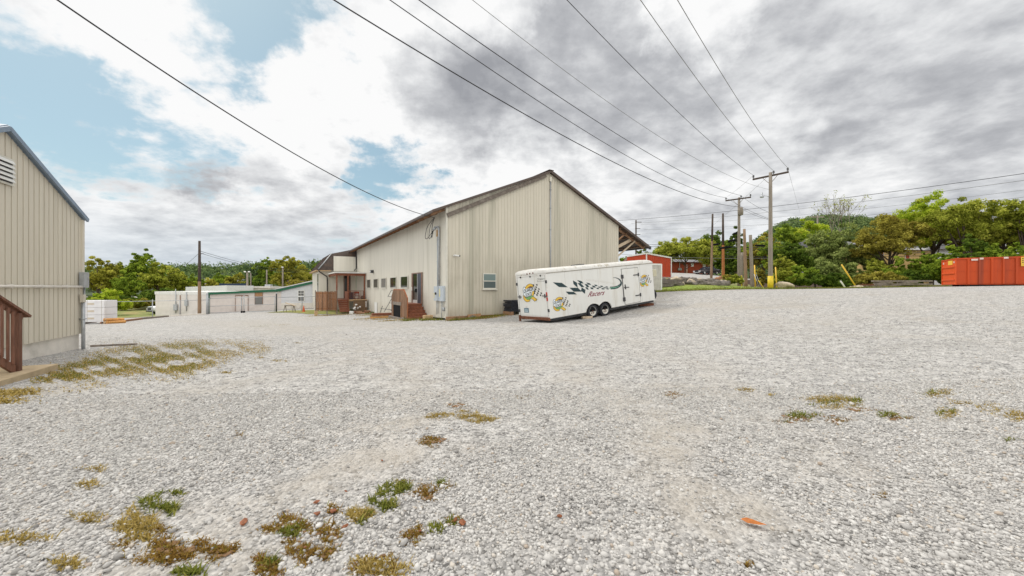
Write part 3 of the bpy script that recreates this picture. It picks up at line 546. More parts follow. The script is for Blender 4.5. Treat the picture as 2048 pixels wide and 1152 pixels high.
# ================================================================== big warehouse
BO = Vector((-3.913, 23.0, -.31)); BM_ = frame(BO, (.8496, .5274, 0))
wh = thing('warehouse', 'large cream and tan ribbed metal warehouse with brown gable roof', 'building', mat4=BM_)
def gp(px, py, off=0.0): return on_plane(BM_, px, py, 1, off)
def lp(px, py, off=0.0): return on_plane(BM_, px, py, 0, off)
RDX, RDZ, LEN = 7.71, 10.10, 29.3
def rf(x): return RDZ - .4233*(RDX - x) if x < RDX else RDZ - .452*(x - RDX)
def gl(x, y): q = BM_ @ Vector((x, y, 0)); return GZ(q.x, q.y) - BO.z
rib_wall(MB(), lambda s, o, z: (s, -o, z), 0, 14.6, lambda s: .18, lambda s: rf(s) - .10, .23, .030, -.015, (RDX,)).build('gable_wall', M['siding_b'], wh)
rib_wall(MB(), lambda s, o, z: (-o, s, z), 0, LEN, lambda s: min(.12, gl(0, s) + .12), lambda s: rf(0) - .10, .23, .032, -.035).build('side_wall', M['siding_a'], wh)
mb = MB(); mb.poly([(14.6, 0, -.5), (14.6, LEN, -.5), (14.6, LEN, rf(14.6) - .1), (14.6, 0, rf(14.6) - .1)]); mb.poly([(0, LEN, -1.5), (14.6, LEN, -1.5), (14.6, LEN, rf(14.6) - .1), (RDX, LEN, RDZ - .1), (0, LEN, rf(0) - .1)])
mb.build('rear_wall', M['siding_b'], wh)
MB().box(-.05, .06, -.05, .06, .05, rf(0) - .1).build('corner_trim', M['trim_cream'], wh)
mb = MB(); e = .12
mb.prism([(-.96, -.22, rf(-.96)), (RDX, -.22, RDZ), (18.08, -.22, rf(18.08)), (18.08, -.22, rf(18.08) - e), (RDX, -.22, RDZ - e), (-.96, -.22, rf(-.96) - e)], (0, LEN + .5, 0))
for k in range(int((LEN + .4)/.3)):
    y = -.18 + k*.3
    mb.beam((-.94, y, rf(-.94) + .015), (RDX, y, RDZ + .015), .05, .03); mb.beam((RDX, y, RDZ + .015), (18.06, y, rf(18.06) + .015), .05, .03)
mb.build('roof', M['roof_br'], wh)
MB().beam((RDX, -.25, RDZ + .04), (RDX, LEN + .3, RDZ + .04), .4, .04).build('ridge_cap', M['roof_br'], wh)
mb = MB(); mb.beam((RDX, -.245, RDZ - .07), (18.0, -.245, rf(18.0) - .07), .05, .17); mb.build('rake_trim', M['roof_br'], wh)
t0, t1 = gp(893.5, 431), gp(1090, 352)
MB().beam((t0.x, -.10, t0.z), (t1.x, -.10, t1.z), .10, .24).build('gable_trim', pm('weathered_brown_trim', (.15,.125,.105), .8, .3, 6, dirt=(.28,.25,.22), dirt_amt=.5, dscale=3), wh)
MB().beam((-.93, -.2, rf(-.93) - .10), (-.93, LEN, rf(-.93) - .10), .03, .10).build('eave_trim', M['roof_br'], wh)
for k in range(24):
    y = .25 + k*1.22; MB().beam((-.88, y, rf(-.88) - .20), (-.03, y, rf(-.03) - .20), .045, .14).build('rafter_tail', M['wood_br' if k > 2 else 'rafter'], wh)
# open overhang on the far side with its timber braces
for k in range(7):
    y = .25 + k*4.2
    tr = MB().beam((14.62, y, rf(14.62) - .24), (17.95, y, rf(17.95) - .22), .05, .18).build('overhang_rafter', M['rafter'], wh)
    mb = MB(); a, b = gp(1238, 495), gp(1271, 479.5); mb.beam((14.62, y + .05, a.z), (b.x, y + .05, b.z + .1), .05, .24); mb.build('brace', M['strut'], tr)
    mb = MB(); a, b = gp(1237, 514), gp(1274, 481.5); mb.beam((14.62, y - .05, a.z), (b.x, y - .05, b.z), .05, .12); mb.build('brace', M['strut'], tr)
    mb = MB(); a, b = gp(1238, 482), gp(1258, 465); mb.beam((14.62, y, a.z), (b.x, y, b.z), .05, .14); mb.build('brace', M['rafter'], tr)
for k in range(5):
    x = 14.9 + k*.72; MB().beam((x, 0, rf(x) - .145), (x, LEN, rf(x) - .145), .09, .04).build('purlin', M['rafter'], wh)
mb = MB(); mb.beam((18.13, -.2, rf(18.1) - .10), (18.13, LEN, rf(18.1) - .10), .13, .12); mb.beam((18.13, -.26, rf(18.1) - .12), (18.13, -.16, rf(18.1) - .12), .22, .26); mb.build('gutter', M['dark'], wh)
dp = gp(1101, 362, -.06); mb = MB().tube((dp.x, -.07, .2), (dp.x, -.07, dp.z), .045)
for z in (1.5, 3, 4.5, 6, 7.5, 8.8): mb.box(dp.x - .075, dp.x + .075, -.13, -.02, z, z + .03)
mb.build('vent_pipe', M['galv'], wh, True)
MB().box(dp.x - .08, dp.x + .08, -.13, -.024, dp.z - .05, dp.z + .28).build('pipe_head', M['siding_a'], wh, bevel=.01)
# gable window
a, b = gp(965.5, 547), gp(991, 577)
win = MB().box(a.x - .02, b.x + .02, -.075, -.02, b.z - .03, a.z + .03).build('window', M['trim_cream'], wh)
zm = (a.z + b.z)/2
MB().box(a.x + .04, b.x - .04, -.082, -.077, zm + .03, a.z - .04).build('upper_pane', M['glass_b'], win); MB().box(a.x + .04, b.x - .04, -.081, -.077, b.z + .04, zm - .03).build('lower_pane', glassy('lower_glass', (.085,.115,.118), .12), win)
mb = MB(); mb.beam((a.x - .02, -.09, zm), (b.x + .02, -.09, zm), .04, .05); mb.beam((a.x - .08, -.09, b.z - .06), (b.x + .08, -.09, b.z - .06), .09, .07); mb.build('sill', M['trim_cream'], win)
# five side windows
for i, (xa, xb, yt, yb, gm) in enumerate([(735.1,741.7,560,576,'glass'), (748.3,756.7,558.9,575.7,'glass'), (763.7,773.1,557.6,575.6,'glass_g'), (781.7,793.2,556,575.4,'glass'), (803,816.4,553.6,575,'glass')]):
    a, b = lp(xa, yb), lp(xb, yt); z0, z1 = 1.95, 2.79
    wn = MB()
    for (y0, y1, q0, q1) in ((b.y - .07, a.y + .07, z1, z1 + .07), (b.y - .07, a.y + .07, z0 - .09, z0), (b.y - .07, b.y, z0, z1), (a.y, a.y + .07, z0, z1)): wn.box(-.075, -.02, y0, y1, q0, q1)
    wn = wn.build('window', M['trim_cream'], wh); MB().box(-.045, -.03, b.y, a.y, z0, z1).build('pane', M[gm], wn)
# side door
a, b = lp(826, 549), lp(845.2, 608); y1, y0 = a.y, b.y; z0, z1 = .83, 2.93; ym = y0 + (y1 - y0)*.40
dr = MB()
for (p, q, r, s) in ((y0 - .05, y0 + .05, z0, z1), (y1 - .16, y1 + .06, z0, z1), (y0 - .05, y1 + .06, z1, z1 + .07)): dr.box(-.10, -.02, p, q, r, s)
dr = dr.build('door', M['door_br'], wh)
MB().box(-.05, -.03, ym, y1 - .16, z0, z1).build('glass_leaf', M['glass'], dr); MB().box(-.09, -.03, y0 + .05, ym, z0, z1).build('shutter_leaf', M['shutter'], dr)
mb = MB(); mb.box(-.075, -.05, ym + .0, ym + .10, z0, z1); mb.box(-.07, -.05, ym + .1, y1 - .16, z0, z0 + .22); mb.build('stile', M['trim_w'], dr)
mb = MB(); mb.box(-.13, -.10, y1 - .12, y1 + .0, 1.72, 1.98); mb.build('lock_plate', M['trim_w'], dr); MB().box(-.14, -.075, ym + .25, ym + .42, 1.62, 1.86).build('handle', M['black'], dr)
# floodlight, camera
a = lp(747, 543); fl = MB().box(-.32, -.05, a.y - .22, a.y + .22, a.z - .16, a.z + .14).build('floodlight', M['dark'], wh, bevel=.03); MB().box(-.34, -.322, a.y - .17, a.y + .17, a.z - .12, a.z + .08).build('lens', M['headl'], fl)
a = gp(909, 512); cm = MB().path([(a.x - .06, -.03, a.z + .02), (a.x - .05, -.10, a.z + .02)], .055, 12).build('security_camera', M['trim_w'], wh, True)
MB().path([(a.x - .08, -.12, a.z + .03), (a.x + .20, -.26, a.z - .0)], .052, 12).build('camera_body', M['trim_w'], cm, True); MB().path([(a.x + .198, -.259, a.z + .001), (a.x + .25, -.285, a.z - .004)], .05, 12).build('lens', M['black'], cm, True)
# electric service on the side wall
def box_lp(px0, px1, py0, py1, name, mat, dep=.2):
    a, b = lp(px0, py1), lp(px1, py0); return MB().box(-dep, -.02, b.y, a.y, a.z, b.z).build(name, mat, wh, bevel=.012)
bx = box_lp(873.5, 881, 572.5, 601, 'meter_box', M['grey_box']); bx2 = box_lp(883.2, 891.8, 572, 602, 'meter_box', M['grey_box'])
c = lp(878, 587); MB().lathe([(.0, -.26), (.075, -.26), (.085, -.2)], (0, c.y, c.z), 'X', 14).build('meter_dial', M['dark'], bx)
c = lp(886, 584); MB().box(-.206, -.201, c.y - .05, c.y + .12, c.z - .28, c.z + .18).build('warning_label', M['yellow_lab'], bx2)
c = lp(874.6, 590); MB().box(-.206, -.201, c.y - .04, c.y + .05, c.z - .18, c.z + .14).build('warning_label', M['yellow_lab'], bx)
c = lp(880.6, 458); d = lp(880.6, 573); mb = MB().path([(-.09, c.y, d.z), (-.09, c.y, c.z), (-.10, c.y + .06, c.z + .12), (-.14, c.y + .2, c.z + .16), (-.2, c.y + .34, c.z + .10)], .055, 10)
for k in range(4): z = d.z + .4 + k*(c.z - d.z)/4.3; mb.box(-.15, -.02, c.y - .08, c.y + .08, z, z + .03)
mb.build('service_mast', M['galv'], wh, True)
MB().path([(-.2, c.y + .32, c.z + .12), (-.26, c.y + .5, c.z - .02)], [.09, .075], 10).build('weatherhead', M['galv'], wh, True)
MAST = BM_ @ Vector((-.26, c.y + .5, c.z - .02))
c2 = lp(877, 470); d2 = lp(877, 573); mb = MB().tube((-.07, c2.y, d2.z), (-.07, c2.y, c2.z), .03)
for k in range(4): z = d2.z + .5 + k*1.05; mb.box(-.11, -.02, c2.y - .07, c2.y + .07, z, z + .025)
mb.build('conduit', M['grey_box'], wh, True); MB().box(-.14, -.02, c2.y - .07, c2.y + .07, c2.z - .1, c2.z + .3).build('conduit_head', M['wood_tan'], wh, bevel=.01)
mb = MB()
for px, yb in ((875.5, 629), (878, 627), (885, 640), (888, 620)): q = lp(px, 601); r = lp(px, yb); mb.tube((-.07, q.y, q.z), (-.07, q.y, r.z), .02)
q = lp(889.5, 618); mb.box(-.13, -.02, q.y - .08, q.y + .08, q.z - .12, q.z + .1); mb.build('lower_conduit', M['galv'], wh, True)
a, b = lp(750, 630), lp(755, 605); hatch = MB().box(-.06, -.02, b.y, a.y, a.z + .05, b.z).build('access_hatch', M['trim_w'], wh)
MB().box(.02, 4.6, -.045, .05, -.15, .20).build('base_sill', M['wood_red'], wh); MB().box(.2, 14.6, .02, .3, -.6, .18).build('foundation', M['conc'], wh)
# loops of service cable
lo = MB(); P0 = MAST + Vector((0, 0, 0)); H = BM_ @ Vector((-.55, .55, 6.15))
for k in range(3):
    d = Vector((-.12 - .05*k, -.1, -.34 + .07*k)); pts = []
    for i in range(13):
        t = i/12; p = P0.lerp(H, t) + d*math.sin(math.pi*t)*(1 + .6*k) + Vector((0, 0, -.45*math.sin(math.pi*min(1, t*1.4)))); pts.append(BM_.inverted() @ p)
    lo.path(pts, .016, 6)
lo.build('service_cable', M['wire'], wh, True)

# ================================================================== annex with mansard roof
AM = BM_ @ Matrix.Translation((0, LEN + .2, -.75)); an = thing('annex_building', 'low cream annex with dark brown mansard roof joined to the warehouse end', 'building', mat4=AM)
def ap(px, py, off=0.0): return on_plane(AM, px, py, 1, off)
XW = -4.15; zs_ = ap(660, 541).z; zt_ = ap(700, 501.5).z; AL = 9
MB().box(XW, -.01, 0, AL, -.6, zs_).build('wall', M['siding_a'], an)
XE = ap(631, 542).x; XT = ap(661, 508).x; zl = ap(661, 508).z
mb = MB(); mb.add([(XE, -.5, zs_), (-.02, -.5, zs_), (-.02, -.5, zt_ + .25), (XT, -.25, zl), (XE, AL, zs_), (XT, AL, zl), (-.02, AL, zt_ + .25), (-.02, AL, zs_)], [(0, 1, 2, 3), (0, 3, 5, 4), (3, 2, 6, 5), (1, 0, 4, 7), (4, 5, 6, 7), (1, 7, 6, 2)])
mb.build('mansard_roof', M['roof_br'], an)
mb = MB()
for k in range(16): x = XE + .5 + k*.3; mb.beam((x, -.515, zs_ + .02), (x, -.515 + (0 if x > XT else 0), min(zl + .1, zs_ + max(.3, (x - XE)/(XT - XE)*(zl - zs_)) - .05)), .03, .03)
for k in range(20): y = -.3 + k*.45; mb.beam((XE, y, zs_ + .03), (XT, y, zl + .03), .035, .03)
mb.build('roof_rib', M['roof_br'], an)
mb = MB(); mb.box(XE - .04, XE + .5, -.58, AL, zs_ - .10, zs_ - .01); mb.box(XE + .5, -2.9, -.58, -.02, zs_ - .1, zs_ - .01); mb.build('soffit', M['wood_tan'], an)
a, b = ap(667.2, 542.5, -.53), ap(721, 514.3, -.53); MB().box(a.x, min(b.x, -.04), -.62, -.505, a.z, b.z).build('gable_panel', M['siding_a'], an)
mb = MB(); mb.path([(XT + .1, -.40, zl + .05), (XE + .25, -.60, zs_ + .1)], .06, 8); mb.build('roof_pipe', M['galv'], an, True)
q = ap(663, 550, -.6); mb = MB().path([(XE + .3, -.66, zs_ + .12), (XE + .3, -.66, zs_ - .15), (XE + 1.2, -.30, zs_ - .75), (XE + 1.25, -.2, zs_ - 1.0), (XE + 1.25, -.2, -.3)], .07, 8); mb.build('downspout', M['dark'], an, True)
mb = MB()
for y in (.6, 1.5): mb.box(XW - .03, XW - .01, y, y + .35, 1.0, zs_ - .4)
mb.build('side_window', M['glass'], an)
a, b = ap(687, 579), ap(701, 552); d = MB().box(a.x, b.x, -.05, -.01, 1.05, b.z + .1).build('door', M['door_br'], an); MB().box(a.x + .1, b.x - .1, -.06, -.052, 1.2, b.z).build('pane', M['glass'], d)
mb = MB().path([(-.35, -.7, zt_ + .1), (-.12, -.75, zt_ - .3), (-.10, -.75, zs_ + .3), (-.35, -.8, zs_ + .02)], .055, 8); mb.build('downspout', M['dark'], an, True)
# ------------------------------------------------------------------ covered porch
PY = 23.5; PM_ = BM_ @ Matrix.Translation((0, PY, -.63)); po = thing('covered_porch', 'red stained wooden porch with white flat roof against the cream side wall', 'porch', mat4=PM_)
def pp(px, py, off=0.0): return on_plane(PM_, px, py, 1, off)
zf = pp(705, 599).z; zb = pp(700, 549).z; PD = LEN + .2 - PY - .02
MB().box(-3.0, -.06, 0, PD, zf - .10, zf).build('deck', M['wood_red'], po)
mb = MB(); mb.beam((-3.1, -.02, zb), (-.05, -.02, zb), .10, .26); mb.beam((-3.05, 0, zb), (-3.05, PD, zb), .10, .26); mb.build('beam', M['wood_red'], po)
MB().box(-3.25, -.05, -.30, PD, zb + .13, zb + .24).build('porch_roof', M['trim_w'], po)
for x in (-2.98, -1.86, -.16): MB().box(x - .07, x + .07, -.07, .07, -.4, zb - .13).build('post', M['wood_red'], po)
rl = MB().beam((-1.8, 0, zf + .95), (-.2, 0, zf + .95), .10, .05).build('railing', M['wood_red'], po)
for k in range(11): x = -1.72 + k*.145; MB().box(x - .02, x + .02, -.02, .02, zf + .1, zf + .93).build('baluster', M['wood_red'], rl)
MB().beam((-1.8, -.03, zf - .08), (-.2, -.03, zf - .08), .05, .2).build('rim_joist', M['wood_tan'], po)
mb = MB()
for x in (-1.75, -1.2, -.6): mb.box(x - .04, x + .04, .0, .08, -.4, zf - .1)
mb.build('joist_leg', M['wood_tan'], po)
for k in range(6):
    z = zf - .02 - k*.205; MB().box(-2.9, -1.95, -.02 - .28*(k + 1), -.02 - .28*k, z - .19, z - .0).build('step', M['wood_red'], po)
mb = MB().beam((-1.9, 0, zf + .45), (-1.9, PD*.3, zf + .45), .03, .9); mb.build('side_panel', M['wood_red'], po)
def on(Mt, name, mbx, mat, label, cat, base, group=None, bevel=0):
    T = Mt @ Matrix.Translation(base); o = mbx.build(name, mat, None, bevel=bevel); o.matrix_world = T; return tag(o, label, cat, group)
on(PM_, 'storage_bin', MB().box(-.22, .22, -.2, .2, 0, .72).box(-.25, .25, -.23, .23, .72, .80), M['bluebox'], 'navy plastic bin standing behind the porch railing', 'bin', (-1.45, .35, zf), bevel=.02)
t = thing('plastic_chair', 'red plastic chair standing on the porch behind the railing', 'chair', mat4=PM_ @ Matrix.Translation((-.85, .5, zf)))
MB().box(-.25, .25, -.25, .25, .38, .43).build('seat', M['chair_r'], t); MB().box(-.25, .25, .21, .25, .43, .85).build('backrest', M['chair_r'], t)
for sx_ in (-.22, .22):
    for sy_ in (-.22, .22): MB().box(sx_ - .02, sx_ + .02, sy_ - .02, sy_ + .02, 0, .38).build('leg', M['chair_r'], t)
on(PM_, 'paper_bag', MB().box(-.14, .14, -.1, .1, 0, .22).box(-.12, -.03, -.11, -.102, .08, .2), M['cloth'], 'white paper bag on the red chair on the porch', 'bag', (-.85, .45, zf + .43))
bl_ = MB().blob((0, 0, .2), .25, 1, 1, .8, 5); on(PM_, 'round_pot', bl_, M['wood_grey'], 'round grey pot at the right end of the porch floor', 'pot', (-.33, .3, zf))
# privacy panel
FM = BM_ @ Matrix.Translation((-5.1, 22, -.72)); fp = thing('privacy_fence', 'brown board privacy fence panel standing in front of the annex', 'fence', mat4=FM)
def fpx(px, py): return on_plane(FM, px, py, 1)
ft, fbm, fx = fpx(650, 583).z, fpx(650, 621).z, fpx(674, 600).x
mb = MB(); nb = 15
for k in range(nb): x0 = fx*k/nb; mb.box(x0, x0 + fx/nb - .012, -.02 - .008*(k % 2), .0, fbm + random.Random(k).uniform(-.03, .03), ft + random.Random(k+9).uniform(-.03, .03))
mb.build('board_panel', M['wood_br'], fp)
for x in (-.05, fx*.52, fx): MB().box(x - .045, x + .045, .0, .09, -.3, ft + .12).build('post', M['wood_grey'], fp)
mb = MB(); mb.beam((0, .03, fbm + .2), (fx, .03, fbm + .2), .04, .09); mb.beam((0, .03, ft - .2), (fx, .03, ft - .2), .04, .09); mb.build('rail', M['wood_br'], fp)
MB().box(-.15, .15, -.05, .2, -.35, fbm - .02).build('base_block', M['wood_tan'], fp)
# brown cabinet with cloths, wood heap
CM = BM_ @ Matrix.Translation((-1.3, 21.9, gl(-1.3, 21.9))); q = on_plane(CM, 721, 600, 1)
c = thing('cabinet', 'brown wooden cabinet standing on the ground before the porch', 'cabinet', mat4=CM); cw0, cw1 = on_plane(CM, 709, 612, 1).x, on_plane(CM, 734, 612, 1).x
MB().box(cw0, cw1, 0, .7, -.15, q.z).build('body', M['cab'], c); MB().box(cw0 - .04, cw1 + .04, -.04, .74, q.z, q.z + .05).build('top', M['wood_tan'], c); MB().box(cw1 - .14, cw1 - .06, -.02, .0, q.z*.45, q.z*.9).build('tag_plate', M['cloth'], c)
rr = random.Random(3)
for k in range(9):
    px, py = rr.uniform(707, 722), rr.uniform(609, 619); q = on_plane(CM, px, py, 1, -.35); o = MB().blob((0,0,0), rr.uniform(.07, .13), 1, 1, .8, k).build('cloth_bundle', M['cloth' if k % 3 else 'dust']); o.matrix_world = CM @ Matrix.Translation((q.x, -.3 - .03*k, max(q.z, .05)))
    tag(o, 'small white cloth bundle heaped against the brown cabinet', 'cloth', 'cloth bundles heaped by the cabinet')
o = MB().box(-.2, .2, -.15, .15, 0, .32).build('bucket', M['trim_w'], None, bevel=.04); q = BM_ @ Vector((-1.95, 20.6, 0)); o.location = (q.x, q.y, GZ(q.x, q.y)); tag(o, 'white plastic bucket beside the heap of split logs', 'bucket')
for k in range(10):
    a = rr.uniform(-.5, .5); o = MB().path([(-.28, 0, 0), (.28, 0, 0)], rr.uniform(.06, .09), 7).build('split_log', M['wood_red' if k % 2 else 'rafter']); q = BM_ @ Vector((-1.2 + rr.uniform(-.35, .75), 19.9 + rr.uniform(-.4, .5), 0))
    o.location = (q.x, q.y, GZ(q.x, q.y) + .08 + .13*(k//5)); o.rotation_euler = (0, 0, a + .5); tag(o, 'reddish split log in the heap below the small windows', 'log', 'split logs heaped by the wall')
# metal rack leaning on the wall
KM = BM_ @ Matrix.Translation((-.95, 13.6, gl(-.9, 13.6))); def_ = lambda px, py: on_plane(KM, px, py, 0)
rk = thing('metal_rack', 'thin black metal rack frame leaning against the cream wall', 'rack', mat4=KM); mb = MB(); L2 = [((767,581),(764,593)),((764,593),(783,595)),((767,581),(784,582)),((773,581),(771,594)),((773,594),(765,624)),((781,594),(777,622)),((757,617),(779,620)),((759,612),(758,626)),((777,583),(777,586)),((784,582),(782,600)),((771,606),(781,607))]
for (p, q) in L2: a, b = def_(*p), def_(*q); k0, k1 = a.z*.28, b.z*.28; mb.tube((k0, a.y, a.z), (k1, b.y, b.z), .022, n=6)
mb.build('frame', M['dark'], rk, True)
on(BM_, 'white_sheet', MB().box(-.03, .0, -1.1, .9, 0, 1.9), M['trim_w'], 'plain white sheet panel leaning on the wall behind the metal rack', 'panel', (-.12, 11.3, gl(0, 11.3) + .02))
# door stoop
TM = BM_ @ Matrix.Translation((-1.35, 2.6, gl(-1.35, 3.2))); st = thing('door_stoop', 'red stained wooden door stoop with solid plank side and four steps', 'steps', mat4=TM)
def tp(px, py): return on_plane(TM, px, py, 0)
zd = .83 - (gl(-1.35, 3.2)); yb0, yb1 = tp(815, 610).y, tp(784, 610).y; ztop = tp(800, 580).z
pts = [(0, yb0, .1), (0, yb0, tp(815, 597).z), (0, tp(808, 580).y, ztop), (0, tp(788, 580).y, ztop), (0, yb1, tp(784, 592).z), (0, yb1, .1)]
mb = MB(); ys_ = [q[1] for q in pts[1:5]]; zs4 = [q[2] for q in pts[1:5]]; npk = 11
for k in range(npk):
    ya = yb0 + (yb1 - yb0)*k/npk + .006; yb = yb0 + (yb1 - yb0)*(k + 1)/npk - .006
    mb.prism([(0, ya, .1), (0, ya, float(np.interp(ya, ys_, zs4))), (0, yb, float(np.interp(yb, ys_, zs4))), (0, yb, .1)], (-.05 - .008*(k % 2), 0, 0))
mb.prism([(.004, q[1], q[2]) for q in pts], (.02, 0, 0)); pl = mb.build('side_panel', pm('stoop_plank', (.22,.122,.070), .8, .4, 10, (3,3,.25), bump=.3, isl=.3, dirt=(.09,.065,.05), dirt_amt=.6, dscale=2), st)
mb = MB(); mb.beam(pts[1], pts[2], .12, .05, Vector((1, 0, 0))); mb.beam(pts[2], pts[3], .12, .05, Vector((1, 0, 0))); mb.beam(pts[3], pts[4], .12, .05, Vector((1, 0, 0))); mb.beam(pts[0], pts[1], .12, .05, Vector((1, 0, 0)))
mb.build('cap_rail', pm('fresh_red_wood', (.36,.13,.055), .7, .25, 8), pl)
a, b = tp(789, 632), tp(804, 611); MB().box(-.075, -.055, b.y, a.y, .05, b.z).build('opening', M['black'], pl); mb = MB(); mb.box(-.1, -.055, b.y - .05, a.y + .12, b.z, b.z + .22); mb.build('patch_board', M['wood_grey'], pl)
for y in (a.y + .03, b.y - .08): MB().box(-.10, -.055, y, y + .09, .0, b.z).build('stud', M['rafter'], pl)
yl0 = yb0 + .95; MB().box(.0, 1.28, yl0, yb1 + .1, zd - .12, zd).build('landing', M['wood_red'], st)
for k in range(4):
    z = zd - (k + 1)*zd/5.0; MB().box(.0, 1.30, yl0 - .30*(k + 1), yl0 - .30*k, z - .14, z).build('step', M['wood_red'], st); MB().box(.02, 1.28, yl0 - .30*k - .02, yl0 - .30*k, z, z + zd/5.0 - .01).build('riser', M['wood_red'], st)
MB().box(-.15, 1.45, yb0 - .42, yb0 - .30, -.2, .07).build('base_timber', M['wood_grey'], st); MB().box(-.2, -.06, yb0 - .4, yb1 + .2, -.2, .06).build('base_timber', M['wood_grey'], st)
for k, (px, py, L, w, h, mt, lb) in enumerate([(768,624,1.9,.5,.16,'wood_red','red stained timber baulk on top of the lumber pile beside the stoop'), (769,629,2.2,.55,.16,'rafter','brown timber baulk in the middle of the lumber pile beside the stoop'), (764,632,1.7,.25,.10,'wood_or','orange plank lying in front of the lumber pile beside the stoop')]):
    o = MB().box(-L/2, L/2, -w/2, w/2, 0, h).build('timber', M[mt], None, bevel=.008); g = GP(px, 634 if k < 2 else 636); o.location = (g.x, g.y, g.z + (.17 if k == 0 else 0)); o.rotation_euler = (0, 0, R(28 + 4*k)); tag(o, lb, 'timber', 'timbers piled by the stoop')
o = MB().box(-.28, .28, -.2, .2, 0, .28).build('wooden_crate', M['wood_tan'], None, bevel=.01); g = BM_ @ Vector((-.45, 2.0, gl(-.45, 2.0))); o.location = g; o.rotation_euler = (0, 0, .5); tag(o, 'small tan wooden crate right of the stoop steps', 'crate')
# base of the gable: plywood, timbers, stone, black panels
a, b = gp(931, 638), gp(957.5, 623)
o = MB().box(0, b.x - a.x, -.02, .02, 0, b.z - .16).build('plywood_board', M['ply']); o.matrix_world = BM_ @ Matrix.Translation((a.x, -.38, .02)) @ Matrix.Rotation(R(-16), 4, 'X') @ Matrix.Rotation(R(-3), 4, 'Y'); tag(o, 'brown plywood board leaning against the foot of the gable wall', 'board')
o = MB().box(0, 1.25, -.12, .12, 0, .22).build('timber', M['rafter'], None, bevel=.01); o.matrix_world = BM_ @ Matrix.Translation((-.15, -.35, .0)); tag(o, 'brown squared timber lying at the corner of the warehouse', 'timber')
o = MB().blob((0, 0, .1), .22, 1.3, .8, .7, 4, .25).build('field_stone', M['rock'], None, True); o.matrix_world = BM_ @ Matrix.Translation((1.5, -.42, -.02)); tag(o, 'grey stone between the corner timber and the plywood board', 'stone')
a, b = gp(1004, 625), gp(1036, 603)
for k in range(7):
    o = MB().box(0, 3.2, -.45, .45, 0, .085).build('black_panel', M['blackpoly'], None, bevel=.006); o.matrix_world = BM_ @ Matrix.Translation((a.x + .05*((k*7) % 3) - .08*(k == 4), -.62, .42 + .105*k)) @ Matrix.Rotation(.01*((k*5) % 4 - 1.5), 4, 'Z')
    tag(o, ['bottom', 'second lowest', 'third lowest', 'middle', 'third highest', 'second highest', 'top'][k] + ' black panel in the stack between gable wall and trailer', 'panel', 'black panels stacked by the gable')
for k, x in enumerate((a.x + .1, a.x + 1.5, a.x + 2.8)):
    o = MB().box(-.1, .1, -.5, .5, 0, .42).build('bearer', M['wood_red' if k else 'rafter'], None, bevel=.01); o.matrix_world = BM_ @ Matrix.Translation((x, -.62, .0)); tag(o, ['brown', 'red', 'dark red'][k] + ' wooden bearer under the ' + ['left end', 'middle', 'right end'][k] + ' of the black panel stack', 'bearer', 'bearers under the black panels')
def wall_weeds(pts, n, name, mat, ln=.16):
    P = []
    for (x, y, r) in pts:
        k = int(n*r); xy = np.stack([rng.normal(x, r*.5, k), rng.normal(y, .18, k)], -1); w = np.array([list(BM_ @ Vector((a_, b_, 0))) for a_, b_ in xy]); P.append(np.c_[w[:, :2], GZA(w[:, 0], w[:, 1])])
    blades(name, np.concatenate(P), ln, .008, mat, .6)
wall_weeds([(.4,-.7,.7), (1.4,-.8,.8), (2.3,-.75,.6), (3.1,-.6,.7), (-.5,2.1,.5), (-.35,.6,.35), (-.7,1.3,.5), (-1.6,2.3,.6), (5.5,-.5,.8), (-.3,4.0,.3), (-.35,7.6,.6), (-.3,12.6,.8), (-.3,16,1.0), (-.3,19,1.0)], 420, 'weeds', LM['weed'], .15)
wall_weeds([(-2.1,6.5,1.4), (-2.3,9,1.6), (-2.4,3.6,1.0), (-3,20.5,1.5), (-4.6,20.6,1.5), (-2,21,.8), (-1.2,17,1.2), (2,-1.2,1.4), (5,-1.6,1.2), (-.6,5,1), (-.5,10,1.2), (6.2,-4.4,1.0), (8.8,-5.2,.9)], 260, 'dry_weeds', LM['straw'], .10)
# ================================================================== enclosed race trailer
td = Vector((.82753, .55325, .09546)); tw = Vector((-.55342, .83246, -.02706)); tu = Vector((-.09444, -.03044, .99506))
TRM = Matrix.Translation((1.7438, 17.5314, .1949)) @ Matrix((td, tw, tu)).transposed().to_4x4()
tr = thing('enclosed_trailer', 'white enclosed race trailer with checkered flag graphic on the gravel', 'trailer', mat4=TRM)
TL, TW, TH = 7.667, 2.44, 2.10
def z6(x, y): return (1000 + x/6.0235, 510 + y/6.0235)
def z4(x, y): return (1020 + x/10.475, 540 + y/10.475)
def z16(x, y): return (1150 + x/16.4545, 530 + y/16.4545)
def z9(x, y): return (1150 + x/9.6, 520 + y/9.6)
def z11(x, y): return (1260 + x/11.514, 520 + y/11.514)
def S(p, off=0.004): return on_plane(TRM, p[0], p[1], 1, -off)
def Rr(p, off=0.016): return on_plane(TRM, p[0], p[1], 0, -off)
arch = [(1032,700),(1040,655),(1058,622),(1082,598),(1115,583),(1150,583),(1178,594),(1192,606),(1205,590),(1228,568),(1262,556),(1296,560),(1324,583),(1340,612),(1346,640)]
ap_ = [S(z6(*q), 0) for q in arch]; ap_[0].z = 0; ap_[-1].z = 0
poly = [(0, 0, 0)] + [(p.x, 0, max(0, p.z)) for p in ap_] + [(TL, 0, 0), (TL, 0, TH), (0, 0, TH)]
mb = MB(); mb.poly(poly); n = len(ap_)
for i in range(n - 1):
    a, b = ap_[i], ap_[i+1]; mb.poly([(a.x, 0, a.z), (a.x, .03, a.z), (b.x, .03, b.z), (b.x, 0, b.z)])
